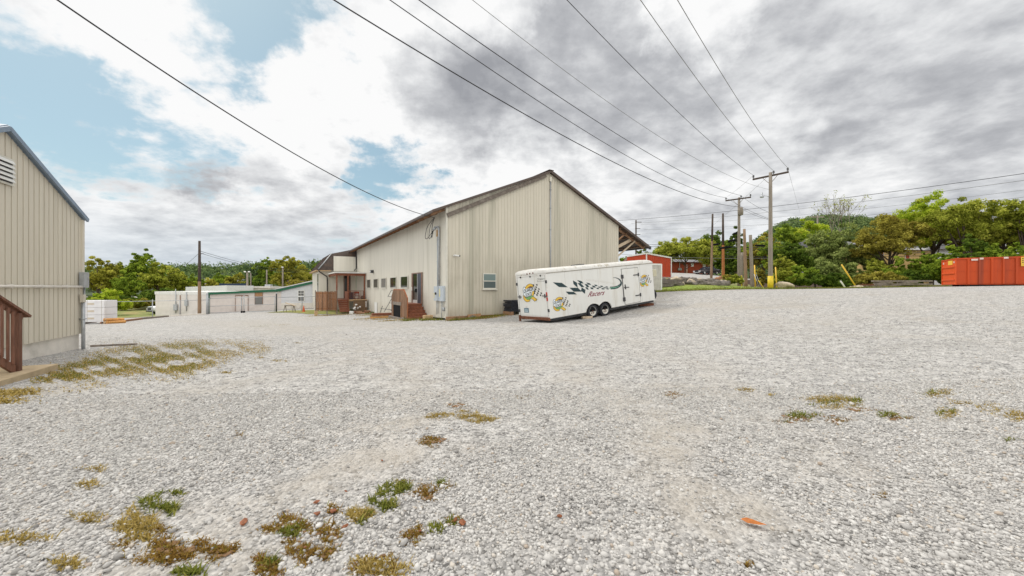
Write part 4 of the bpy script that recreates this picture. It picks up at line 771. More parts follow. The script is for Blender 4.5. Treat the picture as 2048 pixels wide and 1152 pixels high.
mb.poly([(0, TW, 0), (0, TW, TH), (TL, TW, TH), (TL, TW, 0)]); mb.poly([(0, 0, 0), (0, 0, TH), (0, TW, TH), (0, TW, 0)]); mb.poly([(TL, 0, 0), (TL, TW, 0), (TL, TW, TH), (TL, 0, TH)])
mb.poly([(0, .3, .01), (0, TW, .01), (TL, TW, .01), (TL, .3, .01)])
mb.build('body', M['tr_white'], tr)
x0, x1 = ap_[0].x, ap_[-1].x
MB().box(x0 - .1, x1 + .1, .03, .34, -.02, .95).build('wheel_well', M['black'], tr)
sec = [(-.015, TH - .005), (-.022, TH + .05), (-.0, TH + .12), (.06, TH + .175), (.2, TH + .205), (.7, TH + .235), (1.22, TH + .245), (1.74, TH + .235), (2.24, TH + .205), (2.38, TH + .175), (2.44, TH + .12), (2.462, TH + .05), (2.455, TH - .005)]
mb = MB(); o = len(mb.v); xs = [(-.03, .0), (.05, 1), (TL - .25, 1), (TL - .08, .80), (TL + .03, .1)]
for x, k in xs: mb.v += [(x, y, TH - .005 + (z - TH + .005)*(.86 if x < 0 else (k if k >= .8 else .55))) for y, z in sec]
ns = len(sec)
for i in range(len(xs) - 1):
    for j in range(ns - 1): mb.f.append((i*ns + j, (i+1)*ns + j, (i+1)*ns + j + 1, i*ns + j + 1))
mb.f.append(tuple(range(ns))); mb.f.append(tuple(range((len(xs)-1)*ns, len(xs)*ns))[::-1])
rfm = mb.build('roof', M['tr_trim'], tr, True)
MB().beam((0, -.012, TH - .012), (TL, -.012, TH - .012), .022, .022).build('roof_seam', M['grime'], rfm)
a = S((1185, 528)); MB().box(a.x - .1, a.x + .45, 1.0, 1.5, TH + .2, TH + .29).build('roof_vent', M['dark'], rfm, bevel=.03)
mb = MB(); mb.box(.05, TL, .1, .22, -.12, -.0); mb.box(.05, TL, TW - .22, TW - .1, -.12, 0)
for k in range(10): mb.box(.2 + k*.76, .3 + k*.76, .1, TW - .1, -.1, -.01)
mb.build('chassis', M['dark'], tr)
def decal(name, zf, pts, mat, plane, off, parent): return MB().poly([plane(zf(*p), off) for p in pts]).build(name, mat, parent)
# rear face
post = MB().box(-.02, .0, 0, .09, 0, TH).box(-.02, 0, TW - .09, TW, 0, TH).box(-.02, 0, .09, TW - .09, TH - .10, TH).build('rear_frame', M['tr_trim'], tr)
rd = MB().box(-.014, 0, .10, TW - .10, .12, TH - .12).build('ramp_door', M['tr_white'], tr)
MB().box(-.05, .02, 0, TW, -.08, .06).build('rear_sill', M['rust'], tr, bevel=.01); MB().box(-.07, .0, TW - .12, TW - .02, -.20, .10).build('sill_bracket', M['rust'], tr)
mb = MB(); mb.box(-.018, .002, .088, .108, .1, TH - .1); mb.box(-.018, .002, TW - .108, TW - .088, .1, TH - .1); mb.build('door_gasket', M['dark'], rd)
for q in ((222,158),(422,140),(637,118)):
    p = Rr(z4(*q)); MB().lathe([(0, -.035), (.03, -.034), (.042, -.02), (.042, 0)], (-.014, p.y, p.z), 'X', 12).build('marker_light', M['black'], rd, True)
for q in ((365,92),(422,82),(488,72)):
    p = Rr(z4(*q)); MB().lathe([(0, -.04), (.035, -.035), (.04, .0)], (-.02, p.y, p.z + .02), 'X', 10).build('clearance_lamp', M['rust'], rfm, True)
for q in ((770,245),(835,850),(140,300),(205,850)):
    p = Rr(z4(*q)); p.y = min(max(p.y, .03), TW - .05); MB().box(-.05, -.012, p.y - .05, p.y + .05, p.z - .07, p.z + .07).build('hinge', M['dark'], rd)
for q0, q1 in (((680,540),(790,550)), ((175,563),(250,565))):
    p, q = Rr(z4(*q0)), Rr(z4(*q1)); mb = MB().beam((-.04, p.y, p.z), (-.04, q.y, q.z), .025, .035); m_ = (p + q)/2; mb.box(-.05, -.014, m_.y - .02, m_.y + .02, m_.z - .09, m_.z + .09); mb.build('bar_latch', M['dark'], rd)
for y0, y1 in ((465,545),(572,652)):
    p, q = Rr(z4(808, y0)), Rr(z4(815, y1)); MB().box(-.045, -.012, .02, .105, q.z, p.z).build('tail_light', M['red_lens'], tr, bevel=.008)
def quad_px(zf, x0, y0, x1, y1, plane, off, dx=0): return [plane(zf(x, y), off) for x, y in ((x0, y0), (x1, y0), (x1 + dx, y1), (x0 + dx, y1))]
pl = MB().poly(quad_px(z4, 293, 797, 390, 893, Rr, .020, 8)).build('license_plate', M['plate'], rd); MB().poly(quad_px(z4, 308, 828, 375, 880, Rr, .023, 6)).build('plate_field', M['plate_in'], pl)
mb = MB()
for k in range(5): mb.poly(quad_px(z4, 316 + 12*k, 840, 323 + 12*k, 868, Rr, .025, 3))
mb.build('plate_mark', M['plate'], pl); MB().poly(quad_px(z4, 322, 772, 355, 783, Rr, .02, 1)).build('small_sticker', M['dust'], rd)
def fit_text(s, bl, br, tl, off, plane, mat, parent, name, shear=0.0, bold=0.0):
    cu = bpy.data.curves.new(name, 'FONT'); cu.body = s; cu.shear = shear; cu.offset = bold; cu.resolution_u = 3
    to = bpy.data.objects.new(name, cu); COL.objects.link(to); bpy.context.view_layer.update()
    me = bpy.data.meshes.new_from_object(to.evaluated_get(bpy.context.evaluated_depsgraph_get())); bpy.data.objects.remove(to); bpy.data.curves.remove(cu)
    co = np.array([v.co[:] for v in me.vertices]); lo, hi = co.min(0), co.max(0); u = (co - lo)/np.maximum(hi - lo, 1e-6)
    B, X_, Y_ = plane(bl, off), plane(br, off), plane(tl, off)
    for v, q in zip(me.vertices, u): v.co = B + (X_ - B)*q[0] + (Y_ - B)*q[1]
    me.materials.clear(); me.materials.append(mat); ob = bpy.data.objects.new(name, me); COL.objects.link(ob); ob.parent = parent; return ob
lb = MB()
for (xa, ya, xb, yb) in ((570,178,712,182),(570,240,712,244),(568,178,572,244),(710,166,714,242)): lb.poly(quad_px(z4, xa, ya, xb, yb, Rr, .019))
lb = lb.build('maker_label', M['dark'], rd); fit_text('Haulmark', z4(588,218), z4(690,204), z4(588,190), .019, Rr, M['dark'], lb, 'lettering', .25)
def grow(pts, e):
    n = len(pts); out = []; ar = sum(pts[i][0]*pts[(i+1) % n][1] - pts[(i+1) % n][0]*pts[i][1] for i in range(n)); s = 1 if ar > 0 else -1
    for i in range(n):
        (ax, ay), (bx_, by_), (cx, cy) = pts[i-1], pts[i], pts[(i+1) % n]
        n1 = Vector((by_-ay, ax-bx_)).normalized(); n2 = Vector((cy-by_, bx_-cx)).normalized(); m = n1 + n2
        m = m/max(.35, m.length_squared/2 if m.length else 1)*.5 if m.length > .05 else n1
        m = m.normalized()*min(1.6, 1/max(.5, m.normalized().dot(n1))) if m.length > .01 else n1
        out.append((bx_ + s*m.x*e, by_ + s*m.y*e))
    return out
LOGO = dict(
 top=[(315,395),(338,345),(372,310),(410,294),(450,298),(478,322),(486,350),(462,352),(440,335),(405,345),(372,375),(345,402)],
 inner=[(372,385),(405,352),(440,342),(456,356),(410,392)],
 plate=[(274,430),(280,375),(296,356),(312,366),(320,402),(498,352),(502,432),(466,446),(458,525),(328,572),(312,535),(290,530)],
 side=[(470,452),(500,440),(498,505),(478,540),(458,532)],
 bottom=[(276,540),(305,560),(330,600),(365,625),(408,622),(418,640),(395,660),(355,666),(318,645),(292,610)],
 green=[(322,590),(460,534),(490,560),(440,585),(412,618),(366,620),(335,603)],
 tail=[(436,592),(488,560),(560,612),(552,638),(512,650),(478,612)])
CHK = [(490,318),(562,312),(548,362),(535,405),(605,400),(520,445),(593,445),(508,485),(580,488),(652,488),(563,525),(637,530)]
def logo(mapf, plane, off, parent, lbl):
    base = MB()
    for k in ('top', 'plate', 'side', 'bottom', 'green', 'tail'): base.poly([plane(mapf(*p), off + .0006*len(base.f)) for p in grow(LOGO[k], 7)])
    lg = base.build('logo', M['vblack'], parent); tag(lg, lbl)
    o2 = off + .006
    y = MB()
    for k in ('top', 'side', 'bottom', 'tail'): y.poly([plane(mapf(*p), o2 + .0005*len(y.f)) for p in LOGO[k]])
    y.build('yellow_band', M['yellow'], lg); MB().poly([plane(mapf(*p), o2 + .003) for p in LOGO['inner']]).build('brown_shade', M['wood_br'], lg)
    MB().poly([plane(mapf(*p), o2 + .004) for p in LOGO['green']]).build('green_band', M['green_m'], lg); MB().poly([plane(mapf(*p), o2 + .005) for p in LOGO['plate']]).build('letter_plate', M['vwhite'], lg)
    fit_text('QUAKER', mapf(290,500), mapf(494,436), mapf(286,412), o2 + .007, plane, M['vblack'], lg, 'lettering', .0, .03); fit_text('STATE', mapf(330,566), mapf(456,520), mapf(326,500), o2 + .007, plane, M['vblack'], lg, 'lettering', 0, .03)
    c = MB()
    for (x, yy) in CHK: c.poly([plane(mapf(x + a, yy + b), off) for a, b in ((-17,-17),(8,-19),(18,14),(-7,17))])
    c.build('checker_flag', M['vblack'], lg)
logo(z4, Rr, .020, rd, 'yellow and green round emblem with small chequered flag on the ramp door')
logo(lambda x, y: z4(905 + (x-272)*.917, 568 + (y-293)*.781), S, .004, tr, 'yellow and green round emblem low behind the wheels')
logo(lambda x, y: z11(228 + (x-272)*.672, 342 + (y-293)*.722), S, .006, tr, 'yellow and green round emblem between side door and nose')
fl = MB()
for q in [[(640,330),(745,338),(815,388),(712,384)],[(838,395),(938,398),(985,440),(890,440)],[(795,442),(888,446),(922,474),(828,474)],[(880,308),(925,335),(935,392),(888,350)],[(985,395),(1028,420),(1022,465),(978,428)]]: fl.poly([S(z6(*p)) for p in grow(q, 2)])
for q in [[(75,500),(215,535),(280,605),(175,595)],[(90,600),(180,600),(300,725),(215,725)],[(380,580),(480,605),(525,655),(430,640)],[(320,625),(400,640),(465,720),(395,725)],[(340,740),(400,740),(450,805),(395,800)],[(640,645),(710,660),(745,690),(670,690)],[(560,680),(640,690),(680,740),(600,735)],[(500,740),(575,745),(610,790),(540,790)],[(835,680),(900,690),(925,720),(860,715)],[(760,715),(840,720),(860,745),(790,745)],[(705,755),(765,755),(785,790),(730,785)],[(1005,710),(1065,710),(1085,740),(1030,735)],[(935,740),(1000,740),(1020,760),(960,760)],[(875,765),(945,770),(965,800),(890,795)],[(1030,770),(1090,770),(1110,800),(1050,795)]]: fl.poly([S(z16(*p)) for p in grow(q, 6)])
fl = fl.build('flag_graphic', M['green_d'], tr)
sw = MB().poly([S(z16(*p)) for p in grow([(1265,412),(1340,415),(1400,428),(1450,452),(1495,492),(1530,545),(1545,590),(1532,650),(1480,715),(1400,765),(1290,790),(1180,797),(1180,776),(1300,765),(1390,740),(1450,700),(1490,650),(1503,590),(1490,540),(1455,492),(1410,452),(1340,425),(1265,418)], 5)])
sw.poly([S(z16(*p), .0045) for p in [(1150,714),(1290,705),(1400,675),(1465,632),(1498,590),(1490,645),(1440,690),(1340,722),(1200,738),(1150,740)]]); sw = sw.build('swoosh', M['green_d'], tr)
MB().poly([S(z16(*p), .0055) for p in [(1095,762),(1200,742),(1340,727),(1440,694),(1478,660),(1440,715),(1390,738),(1300,762),(1180,774)]]).build('swoosh_band', M['teal'], sw)
fit_text('Racers', z16(420,1050), z16(975,985), z16(440,880), .004, S, M['maroon'], tr, 'lettering', .5, .012)
mb = MB(); rr = random.Random(11)
for k in range(26):
    x = 370 + k*36; y = 480 + (x-370)*.13 + rr.uniform(-10, 10); h = rr.uniform(25, 70); mb.poly([S(z16(x + a, y + b), .003) for a, b in ((0,h*.5),(10,h*.5),(30,-h*.5),(22,-h*.5))]); mb.poly([S(z16(x + a, y + b), .0032) for a, b in ((4,h*.4),(26,h*.2),(28,h*.35),(8,h*.55))])
mb.build('faded_lettering', M['ghost'], tr)
mb = MB()
for k in range(1, 7):
    x = k*TL/7
    zb_ = 1.0 if x0 - .1 < x < x1 + .1 else .02
    mb.box(x - .006, x + .006, -.0022, .0, zb_, TH - .02)
mb.build('panel_seam', M['dust'], tr)
# side door
dp_ = [(888,178),(1200,146),(1258,792),(966,852)]; gapm = pm('door_gap', (.10,.10,.095), .7, .1)
dg = MB().poly([S(z9(*p), .002) for p in grow(dp_, 8)]).build('door_gap', gapm, tr)
dd = MB().prism([S(z9(*p), .003) for p in dp_], (0, -.012, 0)).build('side_door', M['tr_white'], tr)
for (p, q) in (((1125,290),(1215,280)), ((1165,685),(1255,668))): a, b = S(z9(*p), .03), S(z9(*q), .03); MB().beam(a, b, .03, .05).build('strap_hinge', M['dark'], dd); c = S(z9(q[0], q[1] - 2), .02); MB().box(c.x - .04, c.x + .04, -.05, .0, c.z - .09, c.z + .09).build('hinge_plate', M['dark'], dd)
a, b = S(z9(945,528), .035), S(z9(1038,522), .035); MB().beam(a, b, .025, .04).box((a.x+b.x)/2 - .12, (a.x+b.x)/2 - .07, -.05, -.01, a.z - .1, a.z + .15).build('bar_latch', M['dark'], dd)
a, b = S(z9(905,320), .02), S(z9(945,755), .02); MB().beam(a, b, .02, .035, Vector((1,0,0))).build('lock_rod', M['dark'], dd)
for q in (a, b): MB().box(q.x - .07, q.x + .07, -.06, 0, q.z - .10, q.z + .10).build('rod_keeper', M['dark'], dd)
# wheels
for q in ((1119,676),(1267,655)):
    c = S(z6(*q), -.02); wv = bpy.data.objects.new('wheel', None); COL.objects.link(wv); wv.parent = tr; wv.location = (c.x, .12, c.z)
    ty = MB().lathe([(.22,-.105),(.29,-.115),(.335,-.095),(.35,-.05),(.352,0),(.35,.05),(.335,.095),(.29,.115),(.22,.1)], (0,0,0), 'Y', 32).build('tyre', M['tyre'], wv, True)
    MB().lathe([(.0,-.075),(.055,-.08),(.06,-.065),(.11,-.062),(.165,-.085),(.18,-.06),(.215,-.085),(.232,-.112),(.235,-.09),(.22,-.02),(.2,.08)], (0,0,0), 'Y', 32).build('rim', M['rim'], wv, True)
    hb = MB()
    for k in range(5):
        t = 2*math.pi*k/5 + .3; hb.lathe([(0,-.088),(.032,-.088),(.034,-.07)], (.118*math.cos(t), 0, .118*math.sin(t)), 'Y', 10)
    hb.lathe([(0,-.115),(.032,-.11),(.038,-.07)], (0,0,0), 'Y', 12); hb.build('hub', M['rust'], wv)
mb = MB()
for i in range(n - 1): a, b = ap_[i], ap_[i+1]; mb.beam((a.x, -.012, a.z), (b.x, -.012, b.z), .03, .018)
mb.build('fender_lip', M['tr_trim'], tr)
# nose, tongue, jack
mb = MB(); mb.beam((TL - .05, .25, -.06), (TL + 1.35, TW/2, -.06), .08, .12); mb.beam((TL - .05, TW - .25, -.06), (TL + 1.35, TW/2, -.06), .08, .12); mb.build('tongue', M['dark'], tr)
jp = MB().tube((TL + .75, TW/2, -.45), (TL + .75, TW/2, 1.15), .04).tube((TL + .22, .22, -.02), (TL + .22, .22, 1.35), .05).build('jack_post', M['dark'], tr)
MB().box(TL + .06, TL + .38, .02, .50, 1.32, 1.72).build('control_box', M['beige'], tr, bevel=.02)
MB().box(TL, TL + .08, .06, .26, .52, .78).build('nose_lamp', M['headl'], tr, bevel=.01)
sp = MB().lathe([(.17,-.1),(.30,-.11),(.345,-.05),(.345,.05),(.30,.11),(.17,.1)], (TL + .16, .36, .30), 'X', 28).build('spare_tyre', M['tyre'], tr, True)
a, b = S(z11(245,1000), -.5), S(z11(495,1056), -.5); gzl = lambda x, y: (TRM.inverted() @ Vector(((TRM @ Vector((x,y,0))).x, (TRM @ Vector((x,y,0))).y, GZ(*(TRM @ Vector((x,y,0))).xy))))
p = GP(1292, 612); loc = TRM.inverted() @ p; o = MB().box(-.42, .42, -.12, .12, 0, .17).build('jack_block', M['rust'], None, bevel=.01); o.location = p; o.rotation_euler = (0, 0, R(6)); tag(o, 'dark rusty block standing under the trailer nose', 'block')
MB().tube((loc.x, loc.y, loc.z + .05), (loc.x, loc.y, .02), .035).build('stabiliser_leg', M['rust'], tr)
p = GP(1174, 637); o = MB().box(-.28, .28, -.07, .07, 0, .12).build('wheel_chock', M['strut'], None, bevel=.008); o.location = p; o.rotation_euler = (0, 0, R(20)); tag(o, 'pale wooden chock on the gravel at the rear trailer wheel', 'chock')

# ================================================================== roll-off container
KO = Vector(((1912.8-1024)*24.5/F, 24.5, 0)); KO.z = GZ(KO.x, KO.y) + .02; CTM = frame(KO, (.825, -.565, 0)); CH = EYE + (576-516.3)/F*24.5 - KO.z
ct = thing('roll_off_container', 'orange red open top steel container at the right edge of the lot', 'container', mat4=CTM)
CLn, CWd = 6.7, 2.42
mb = MB(); t_ = .05
mb.box(0, CLn, 0, t_, .13, CH - .04).box(0, CLn, CWd - t_, CWd, .13, CH - .04).box(CLn - t_, CLn, t_, CWd - t_, .13, CH - .04).box(0, CLn, 0, CWd, .10, .16); mb.build('body', M['cont'], ct)
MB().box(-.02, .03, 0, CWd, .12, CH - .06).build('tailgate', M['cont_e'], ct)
mb = MB(); mb.box(-.05, CLn, -.05, .07, CH - .09, CH).box(-.05, CLn, CWd - .07, CWd + .05, CH - .09, CH).box(-.05, .07, .07, CWd - .07, CH - .08, CH - .002); mb.build('top_rail', M['cont'], ct)
def kp(px, py): return on_plane(CTM, px, py, 1)
for px in (1936.5, 1959, 1984, 2007, 2033, 2058, 2085):
    x = kp(px, 540).x; MB().box(x - .05, x + .05, -.06, .0, .14, CH - .09).build('side_post', M['cont'], ct, bevel=.006)
MB().box(0, CLn, -.025, .0, CH*.53, CH*.56).build('side_stiffener', M['cont'], ct)
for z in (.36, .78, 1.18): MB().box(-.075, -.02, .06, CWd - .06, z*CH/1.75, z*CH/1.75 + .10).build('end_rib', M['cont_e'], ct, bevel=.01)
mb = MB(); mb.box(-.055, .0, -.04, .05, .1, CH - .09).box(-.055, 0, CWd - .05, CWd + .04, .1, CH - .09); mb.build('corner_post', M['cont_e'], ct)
mb = MB(); mb.box(.3, CLn, .5, .65, .0, .11).box(.3, CLn, CWd - .65, CWd - .5, .0, .11); mb.build('skid_rail', M['dark'], ct)
for x in (.55, 4.8): MB().lathe([(0,-.1),(.10,-.1),(.11,.1),(0,.1)], (x, .35, .1), 'Y', 16).build('ground_roller', M['rust'], ct, True)
for px, py, w in ((1948.5, 519.5, .14), (1962.5, 517.3, .08), (2011.5, 515.6, .09)): q = kp(px, py); MB().box(q.x - w, q.x + w, -.065, -.05, q.z - .055, q.z + .055).build('reflector', M['reflect'], ct)
e = on_plane(CTM, 1902, 526, 0); s1 = MB().box(-.035, -.022, e.y - .38, e.y + .38, e.z - .13, e.z + .15).build('warning_sign', M['sign_y'], ct)
for dy in (-.95, .95):
    MB().box(-.04, -.02, CWd/2 + dy - .08, CWd/2 + dy + .08, CH - .30, CH - .18).build('reflector', M['reflect'], ct)
a, b = kp(2041, 514), kp(2062, 532); s2 = MB().box(a.x, b.x, -.068, -.052, b.z, a.z).build('warning_sign', M['sign_y'], ct); mb = MB()
for r_ in range(4):
    for c_ in range(5):
        if (r_*5 + c_*3) % 7: x = a.x + (b.x - a.x)*(.12 + .16*c_); z = b.z + (a.z - b.z)*(.14 + .21*r_); mb.box(x, x + (b.x - a.x)*.10, -.072, -.068, z, z + (a.z - b.z)*.11)
mb.build('sign_marks', M['vblack'], s2)

# ================================================================== utility poles and wires
def pole(px, d, top, r0, r1, mat, label, name='utility_pole', base_z=None, tip=None, group=None, lean=0):
    b = GD(px, d); H = EYE + (576 - top)/F*d - b.z; t = thing(name, label, 'pole', b, group=group)
    pts = [(lean*k/8, 0, -.3 + (H + .3)*k/8) for k in range(9)]; MB().path(pts, [r0 + (r1 - r0)*k/8 for k in range(9)], 12).build('shaft', M[mat], t, True)
    if tip: MB().path([(lean*tip, 0, H*tip), (lean, 0, H + .01)], [r0 + (r1 - r0)*tip + .004, r1 + .004], 12).build('weathered_top', M['pole_d'], t, True)
    return t, b, H
def crossarm(t, b, pl, dl, pr, dr, ins):
    a, c = AT(*pl, dl) - b, AT(*pr, dr) - b; am = MB().beam(a, c, .11, .15).build('crossarm', M['pole_d'], t); out = []
    mid = (a + c)/2; br = MB(); br.beam(a.lerp(c, .27), mid + Vector((0, 0, -.75)), .03, .04); br.beam(a.lerp(c, .73), mid + Vector((0, 0, -.75)), .03, .04); br.build('arm_brace', M['pole_g'], t)
    for f in ins:
        p = a.lerp(c, f); MB().lathe([(.03, .06), (.03, .16), (.085, .18), (.09, .24), (.06, .28), (.085, .30), (.085, .36), (.04, .40), (.0, .41)], p, 'Z', 12).build('insulator', M['insul'], am, True); out.append(b + p + Vector((0, 0, .38)))
    return out
tA, bA, HA = pole(1541, 35, 345, .20, .135, 'pole_g', 'tall grey utility pole with yellow guard at its foot and a small lamp')
insA = crossarm(tA, bA, (1505.5, 359), 36.2, (1577, 344), 33.9, (.02, .60, .98))
MB().tube((0, 0, -.1), (0, 0, EYE + (576-552)/F*35 - bA.z), .235, .225, 16).build('base_guard', M['yguard'], tA, True)
lz = EYE + (576-392)/F*35 - bA.z; lp_ = MB().path([(0, 0, lz - .25), (-.25, 0, lz - .02), (-.55, 0, lz + .02), (-.72, 0, lz + .0)], .025, 8).build('lamp_arm', M['galv'], tA, True)
MB().lathe([(0, .35), (.06, .34), (.075, .15), (.10, .08), (.16, -.02), (.16, -.12), (.0, -.15)], (-.78, 0, lz - .02), 'Z', 14).build('street_lamp', M['galv'], lp_, True)
tB, bB, HB = pole(1478, 48, 395, .20, .14, 'pole_g', 'grey utility pole with crossarm left of the lamp pole'); insB = crossarm(tB, bB, (1451, 401.5), 49, (1502, 394.5), 47, (.02, .62, .98))
MB().lathe([(.10, 0), (.30, .1), (.32, .6), (.26, 1.0), (.1, 1.05)], (.05, -.22, HB - 2.3), 'Z', 14).build('transformer', M['pole_g'], tB, True)
pole(1422.5, 62, 428, .19, .13, 'pole_b', 'two-tone wooden pole standing before the black car', tip=.58, lean=.22); pole(1446.5, 62, 427, .24, .14, 'pole_o', 'orange brown wooden pole with dark upper half right of the black car', tip=.52, lean=-.05)
pole(1492, 45, 458, .20, .14, 'pole_b', 'rough brown pole stub between the two tall grey poles', lean=-.2); pole(1505, 45, 470, .20, .17, 'pole_g', 'short grey pole stub with blunt top left of the lamp pole', lean=-.25); pole(1484, 50, 505, .17, .15, 'pole_g', 'short grey pole stub close behind the grey crossarm pole')
tF, bF, HF = pole(1272, 90, 440, .2, .15, 'pole_d', 'distant dark pole beyond the red metal building')
for k, (z, l) in enumerate(((.5, 1.3), (2.0, 1.0), (3.4, 1.0))): MB().beam((-.2, 0, HF - z), (l, 0, HF - z), .12, .12).build('crossarm', M['pole_d'], tF)
tG, bG, HG = pole(1635, 120, 430, .26, .2, 'pole_g', 'far pole with pale crossarm rising among the green trees'); MB().beam((-2.0, 0, HG - .6), (2.0, 0, HG - .6), .25, .3).build('crossarm', M['pole_g'], tG)
def guy(px0, py0, px1, py1, d, r, mat, label, d1=None):
    a = AT(px0, py0, d); a.z = GZ(a.x, a.y); b = AT(px1, py1, d1 or d); o = MB().tube((0, 0, -.1), b - a, r, r*.9, 10).build('guy_guard', M[mat], None, True); o.location = a; tag(o, label, 'guy guard')
guy(1483.5, 577, 1483, 551, 44.5, .065, 'yguard', 'pale yellow marker tube standing at the foot of the grey crossarm pole'); guy(1511, 577, 1509, 530, 44, .075, 'sign_y', 'orange yellow marker tube beside the short grey pole stub'); guy(1553.5, 577, 1551, 534, 38, .06, 'sign_y', 'thin orange marker tube right of the yellow guarded pole')
guy(1529, 577, 1517, 561, 43, .05, 'yguard', 'short yellow guy guard leaning between the pole stubs'); guy(1716, 573, 1683, 529, 36, .065, 'sign_y', 'long yellow guy guard leaning before the right hand trees'); guy(1694, 573, 1681, 562, 38, .075, 'wguard', 'short white guy guard leaning before the right hand trees')
for k, (x0, x1) in enumerate(((1519, 1508), (1523, 1512))):
    a = GD(x0, 43.5); b = AT(x1, 548, 44); o = MB().tube((0,0,0), b - a, .03).build('guy_rod', M['galv'], None, True); o.location = a; tag(o, ('left' if k == 0 else 'right') + ' one of two thin steel guy rods between the pole stubs', 'guy rod')
def wire(p0, p1, sag, r, label, mat='wire', ext=0.0, name='power_line', n=36, tail=0.0, group=None):
    p0, p1 = Vector(p0), Vector(p1); pts = []
    for i in range(n + 1):
        t = -ext + (1 + ext + tail)*i/n; p = p0.lerp(p1, t); p.z -= 4*sag*t*(1 - t); pts.append(p - p0)
    o = MB().path(pts, r, 6).build(name, M[mat], None, True); o.location = p0; return tag(o, label, 'wire', group)
HK = BM_ @ Vector((-.55, .55, 6.15))
wire(AT(115, 0, 7.2), HK, .62, .016, 'thick black service cable dropping from top left to the warehouse corner', ext=.25, name='service_drop')
wire(AT(668, 0, 12), bB + Vector((-.1, -.1, EYE + (576-414)/F*48 - bB.z)), 1.35, .022, 'lowest heavy black cable running from the top edge to the grey crossarm pole', ext=.15)
wire(AT(780, 0, 12.5), insB[0], 1.2, .016, 'thin black line running from top edge to left insulator of the grey crossarm pole', ext=.15)
wire(AT(838, 0, 12.8), insB[1], 1.0, .017, 'black line running from top edge to middle insulator of the grey crossarm pole', ext=.15)
wire(AT(945, 0, 12.5), AT(1538, 379, 35), 1.0, .009, 'faint thin grey wire running from the top edge to the lamp pole', 'wire_g', ext=.15)
for k, (x, i, lb) in enumerate(((1134, 0, 'left'), (1281, 1, 'middle'), (1355, 2, 'right'))): wire(AT(x, 0, 13), insA[i], .45, .013, 'bare line from the top edge to the ' + lb + ' insulator of the lamp pole', 'wire_g' if k else 'wire', ext=.15)
for k, (p, py, lb) in enumerate(((insB[0], 437, 'left insulator'), (insB[1], 424, 'middle insulator'), (bB + Vector((0, 0, EYE + (576-414)/F*48 - bB.z)), 439, 'shaft'))): wire(p, AT(1536, py, 35), .15, .014, 'short cable linking the ' + lb + ' of the grey crossarm pole to the lamp pole')
wire(insA[0], AT(1455, 393, 60), .1, .010, 'thin wire falling left from the lamp pole arm', 'wire_g'); wire(insA[1], AT(1400, 470, 90), .3, .010, 'thin wire falling steeply left behind the grey crossarm pole', 'wire_g'); wire(insA[2], AT(1600, 425, 70), .1, .009, 'thin wire falling right from the lamp pole arm', 'wire_g')
ST = [((1236,441,88),(2110,338,42),.7,.032,'upper street line rising to the right above the trees','wire'), ((1262,447,88),(2110,352,42),.7,.022,'second thin street line rising to the right above the trees','wire_g'), ((1282,449,88),(2110,372,44),.9,.016,'third faint street line above the trees','wire_g'), ((1288,459,88),(2110,386,44),1.0,.020,'fourth faint street line crossing the tall grey poles','wire_g'), ((1278,468,88),(1560,447,62),.3,.010,'short faint street line left of the lamp pole','wire_g'),
      ((1290,488,80),(2110,458,44),1.3,.042,'thick black telephone cable crossing the right hand trees highest','wire'), ((1290,492,80),(2110,478,44),1.0,.032,'telephone cable crossing the right hand trees second highest','wire'), ((1237,508,80),(2110,486,44),1.3,.036,'telephone cable crossing the trees just below the second highest','wire_g'), ((1297,504,80),(2110,502,44),.9,.038,'lowest telephone cable crossing in front of the trees','wire')]
cab = {}
for k, (a, b, s, r, lb, m) in enumerate(ST): cab[k] = wire(AT(*a), AT(*b), s, r, lb, m)
for k, (x0, y0, x1, y1, d) in enumerate(((1440,496.5,1463,493.5,58),(1456,482.5,1473,480,57),(1467,467.5,1475,466,57),(1426,490,1438,488,60),(1510,491,1531,491.5,55),(1700,491.5,1719,492,50),(1725,504,1733,490,50))):
    a, b = AT(x0, y0, d), AT(x1, y1, d); o = MB().path([(0,0,0), (b - a)*.15, (b - a)*.85, b - a], [.04, .16, .16, .04], 8).build('cable_splice', M['black'], None, True); o.location = a
    tag(o, ['largest black cable splice beside the orange brown pole', 'black cable splice left of the grey crossarm pole', 'small high black splice touching the grey crossarm pole', 'small black cable splice right of the two-tone pole', 'black cable splice between pole stub and lamp pole', 'black cable splice in front of the white house', 'steep black cable splice in front of the white house corner'][k], 'cable splice', 'black cable splices')
tL, bL, HL_ = pole(399, 46.5, 482, .19, .12, 'pole_b', 'brown utility pole with dark top standing before the white block wall', tip=.45)
wire(AT(400, 502, 46.5), AT(640, 534, 110), 1.5, .022, 'upper thin line running right from the brown left hand pole', 'wire'); wire(AT(400, 506, 46.5), AT(640, 538, 110), 1.5, .022, 'lower thin line running right from the brown left hand pole', 'wire'); wire(AT(399, 505, 46.5), AT(340, 548, 80), .4, .02, 'thin line falling left from the brown left hand pole', 'wire')
q = AT(407, 507, 46.5) - bL; MB().beam(Vector((0, 0, q.z - .1)), q, .05, .05).build('bracket', M['pole_d'], tL)
for px, d, top, r, lb, lamp in ((494.5, 85, 545, .24, 'thick short tan post with twin white lamps beyond the green roof edge', 2), (501.5, 86, 546, .13, 'thin grey post right of the twin lamp post', 0), (533.5, 88, 540, .17, 'plain tan pole beyond the middle of the green roof edge', 0), (565.5, 90, 536, .20, 'tan pole with white lamp beyond the green roof edge', 1)):
    t, b, H = pole(px, d, top, r, r*.8, 'pole_g', lb)
    for k in range(lamp): MB().blob((0.9*k - .4*(lamp - 1), -.2, H + .15), .22, 1.2, 1, .7, 3).build('lamp_head', M['trim_w'], t, True)
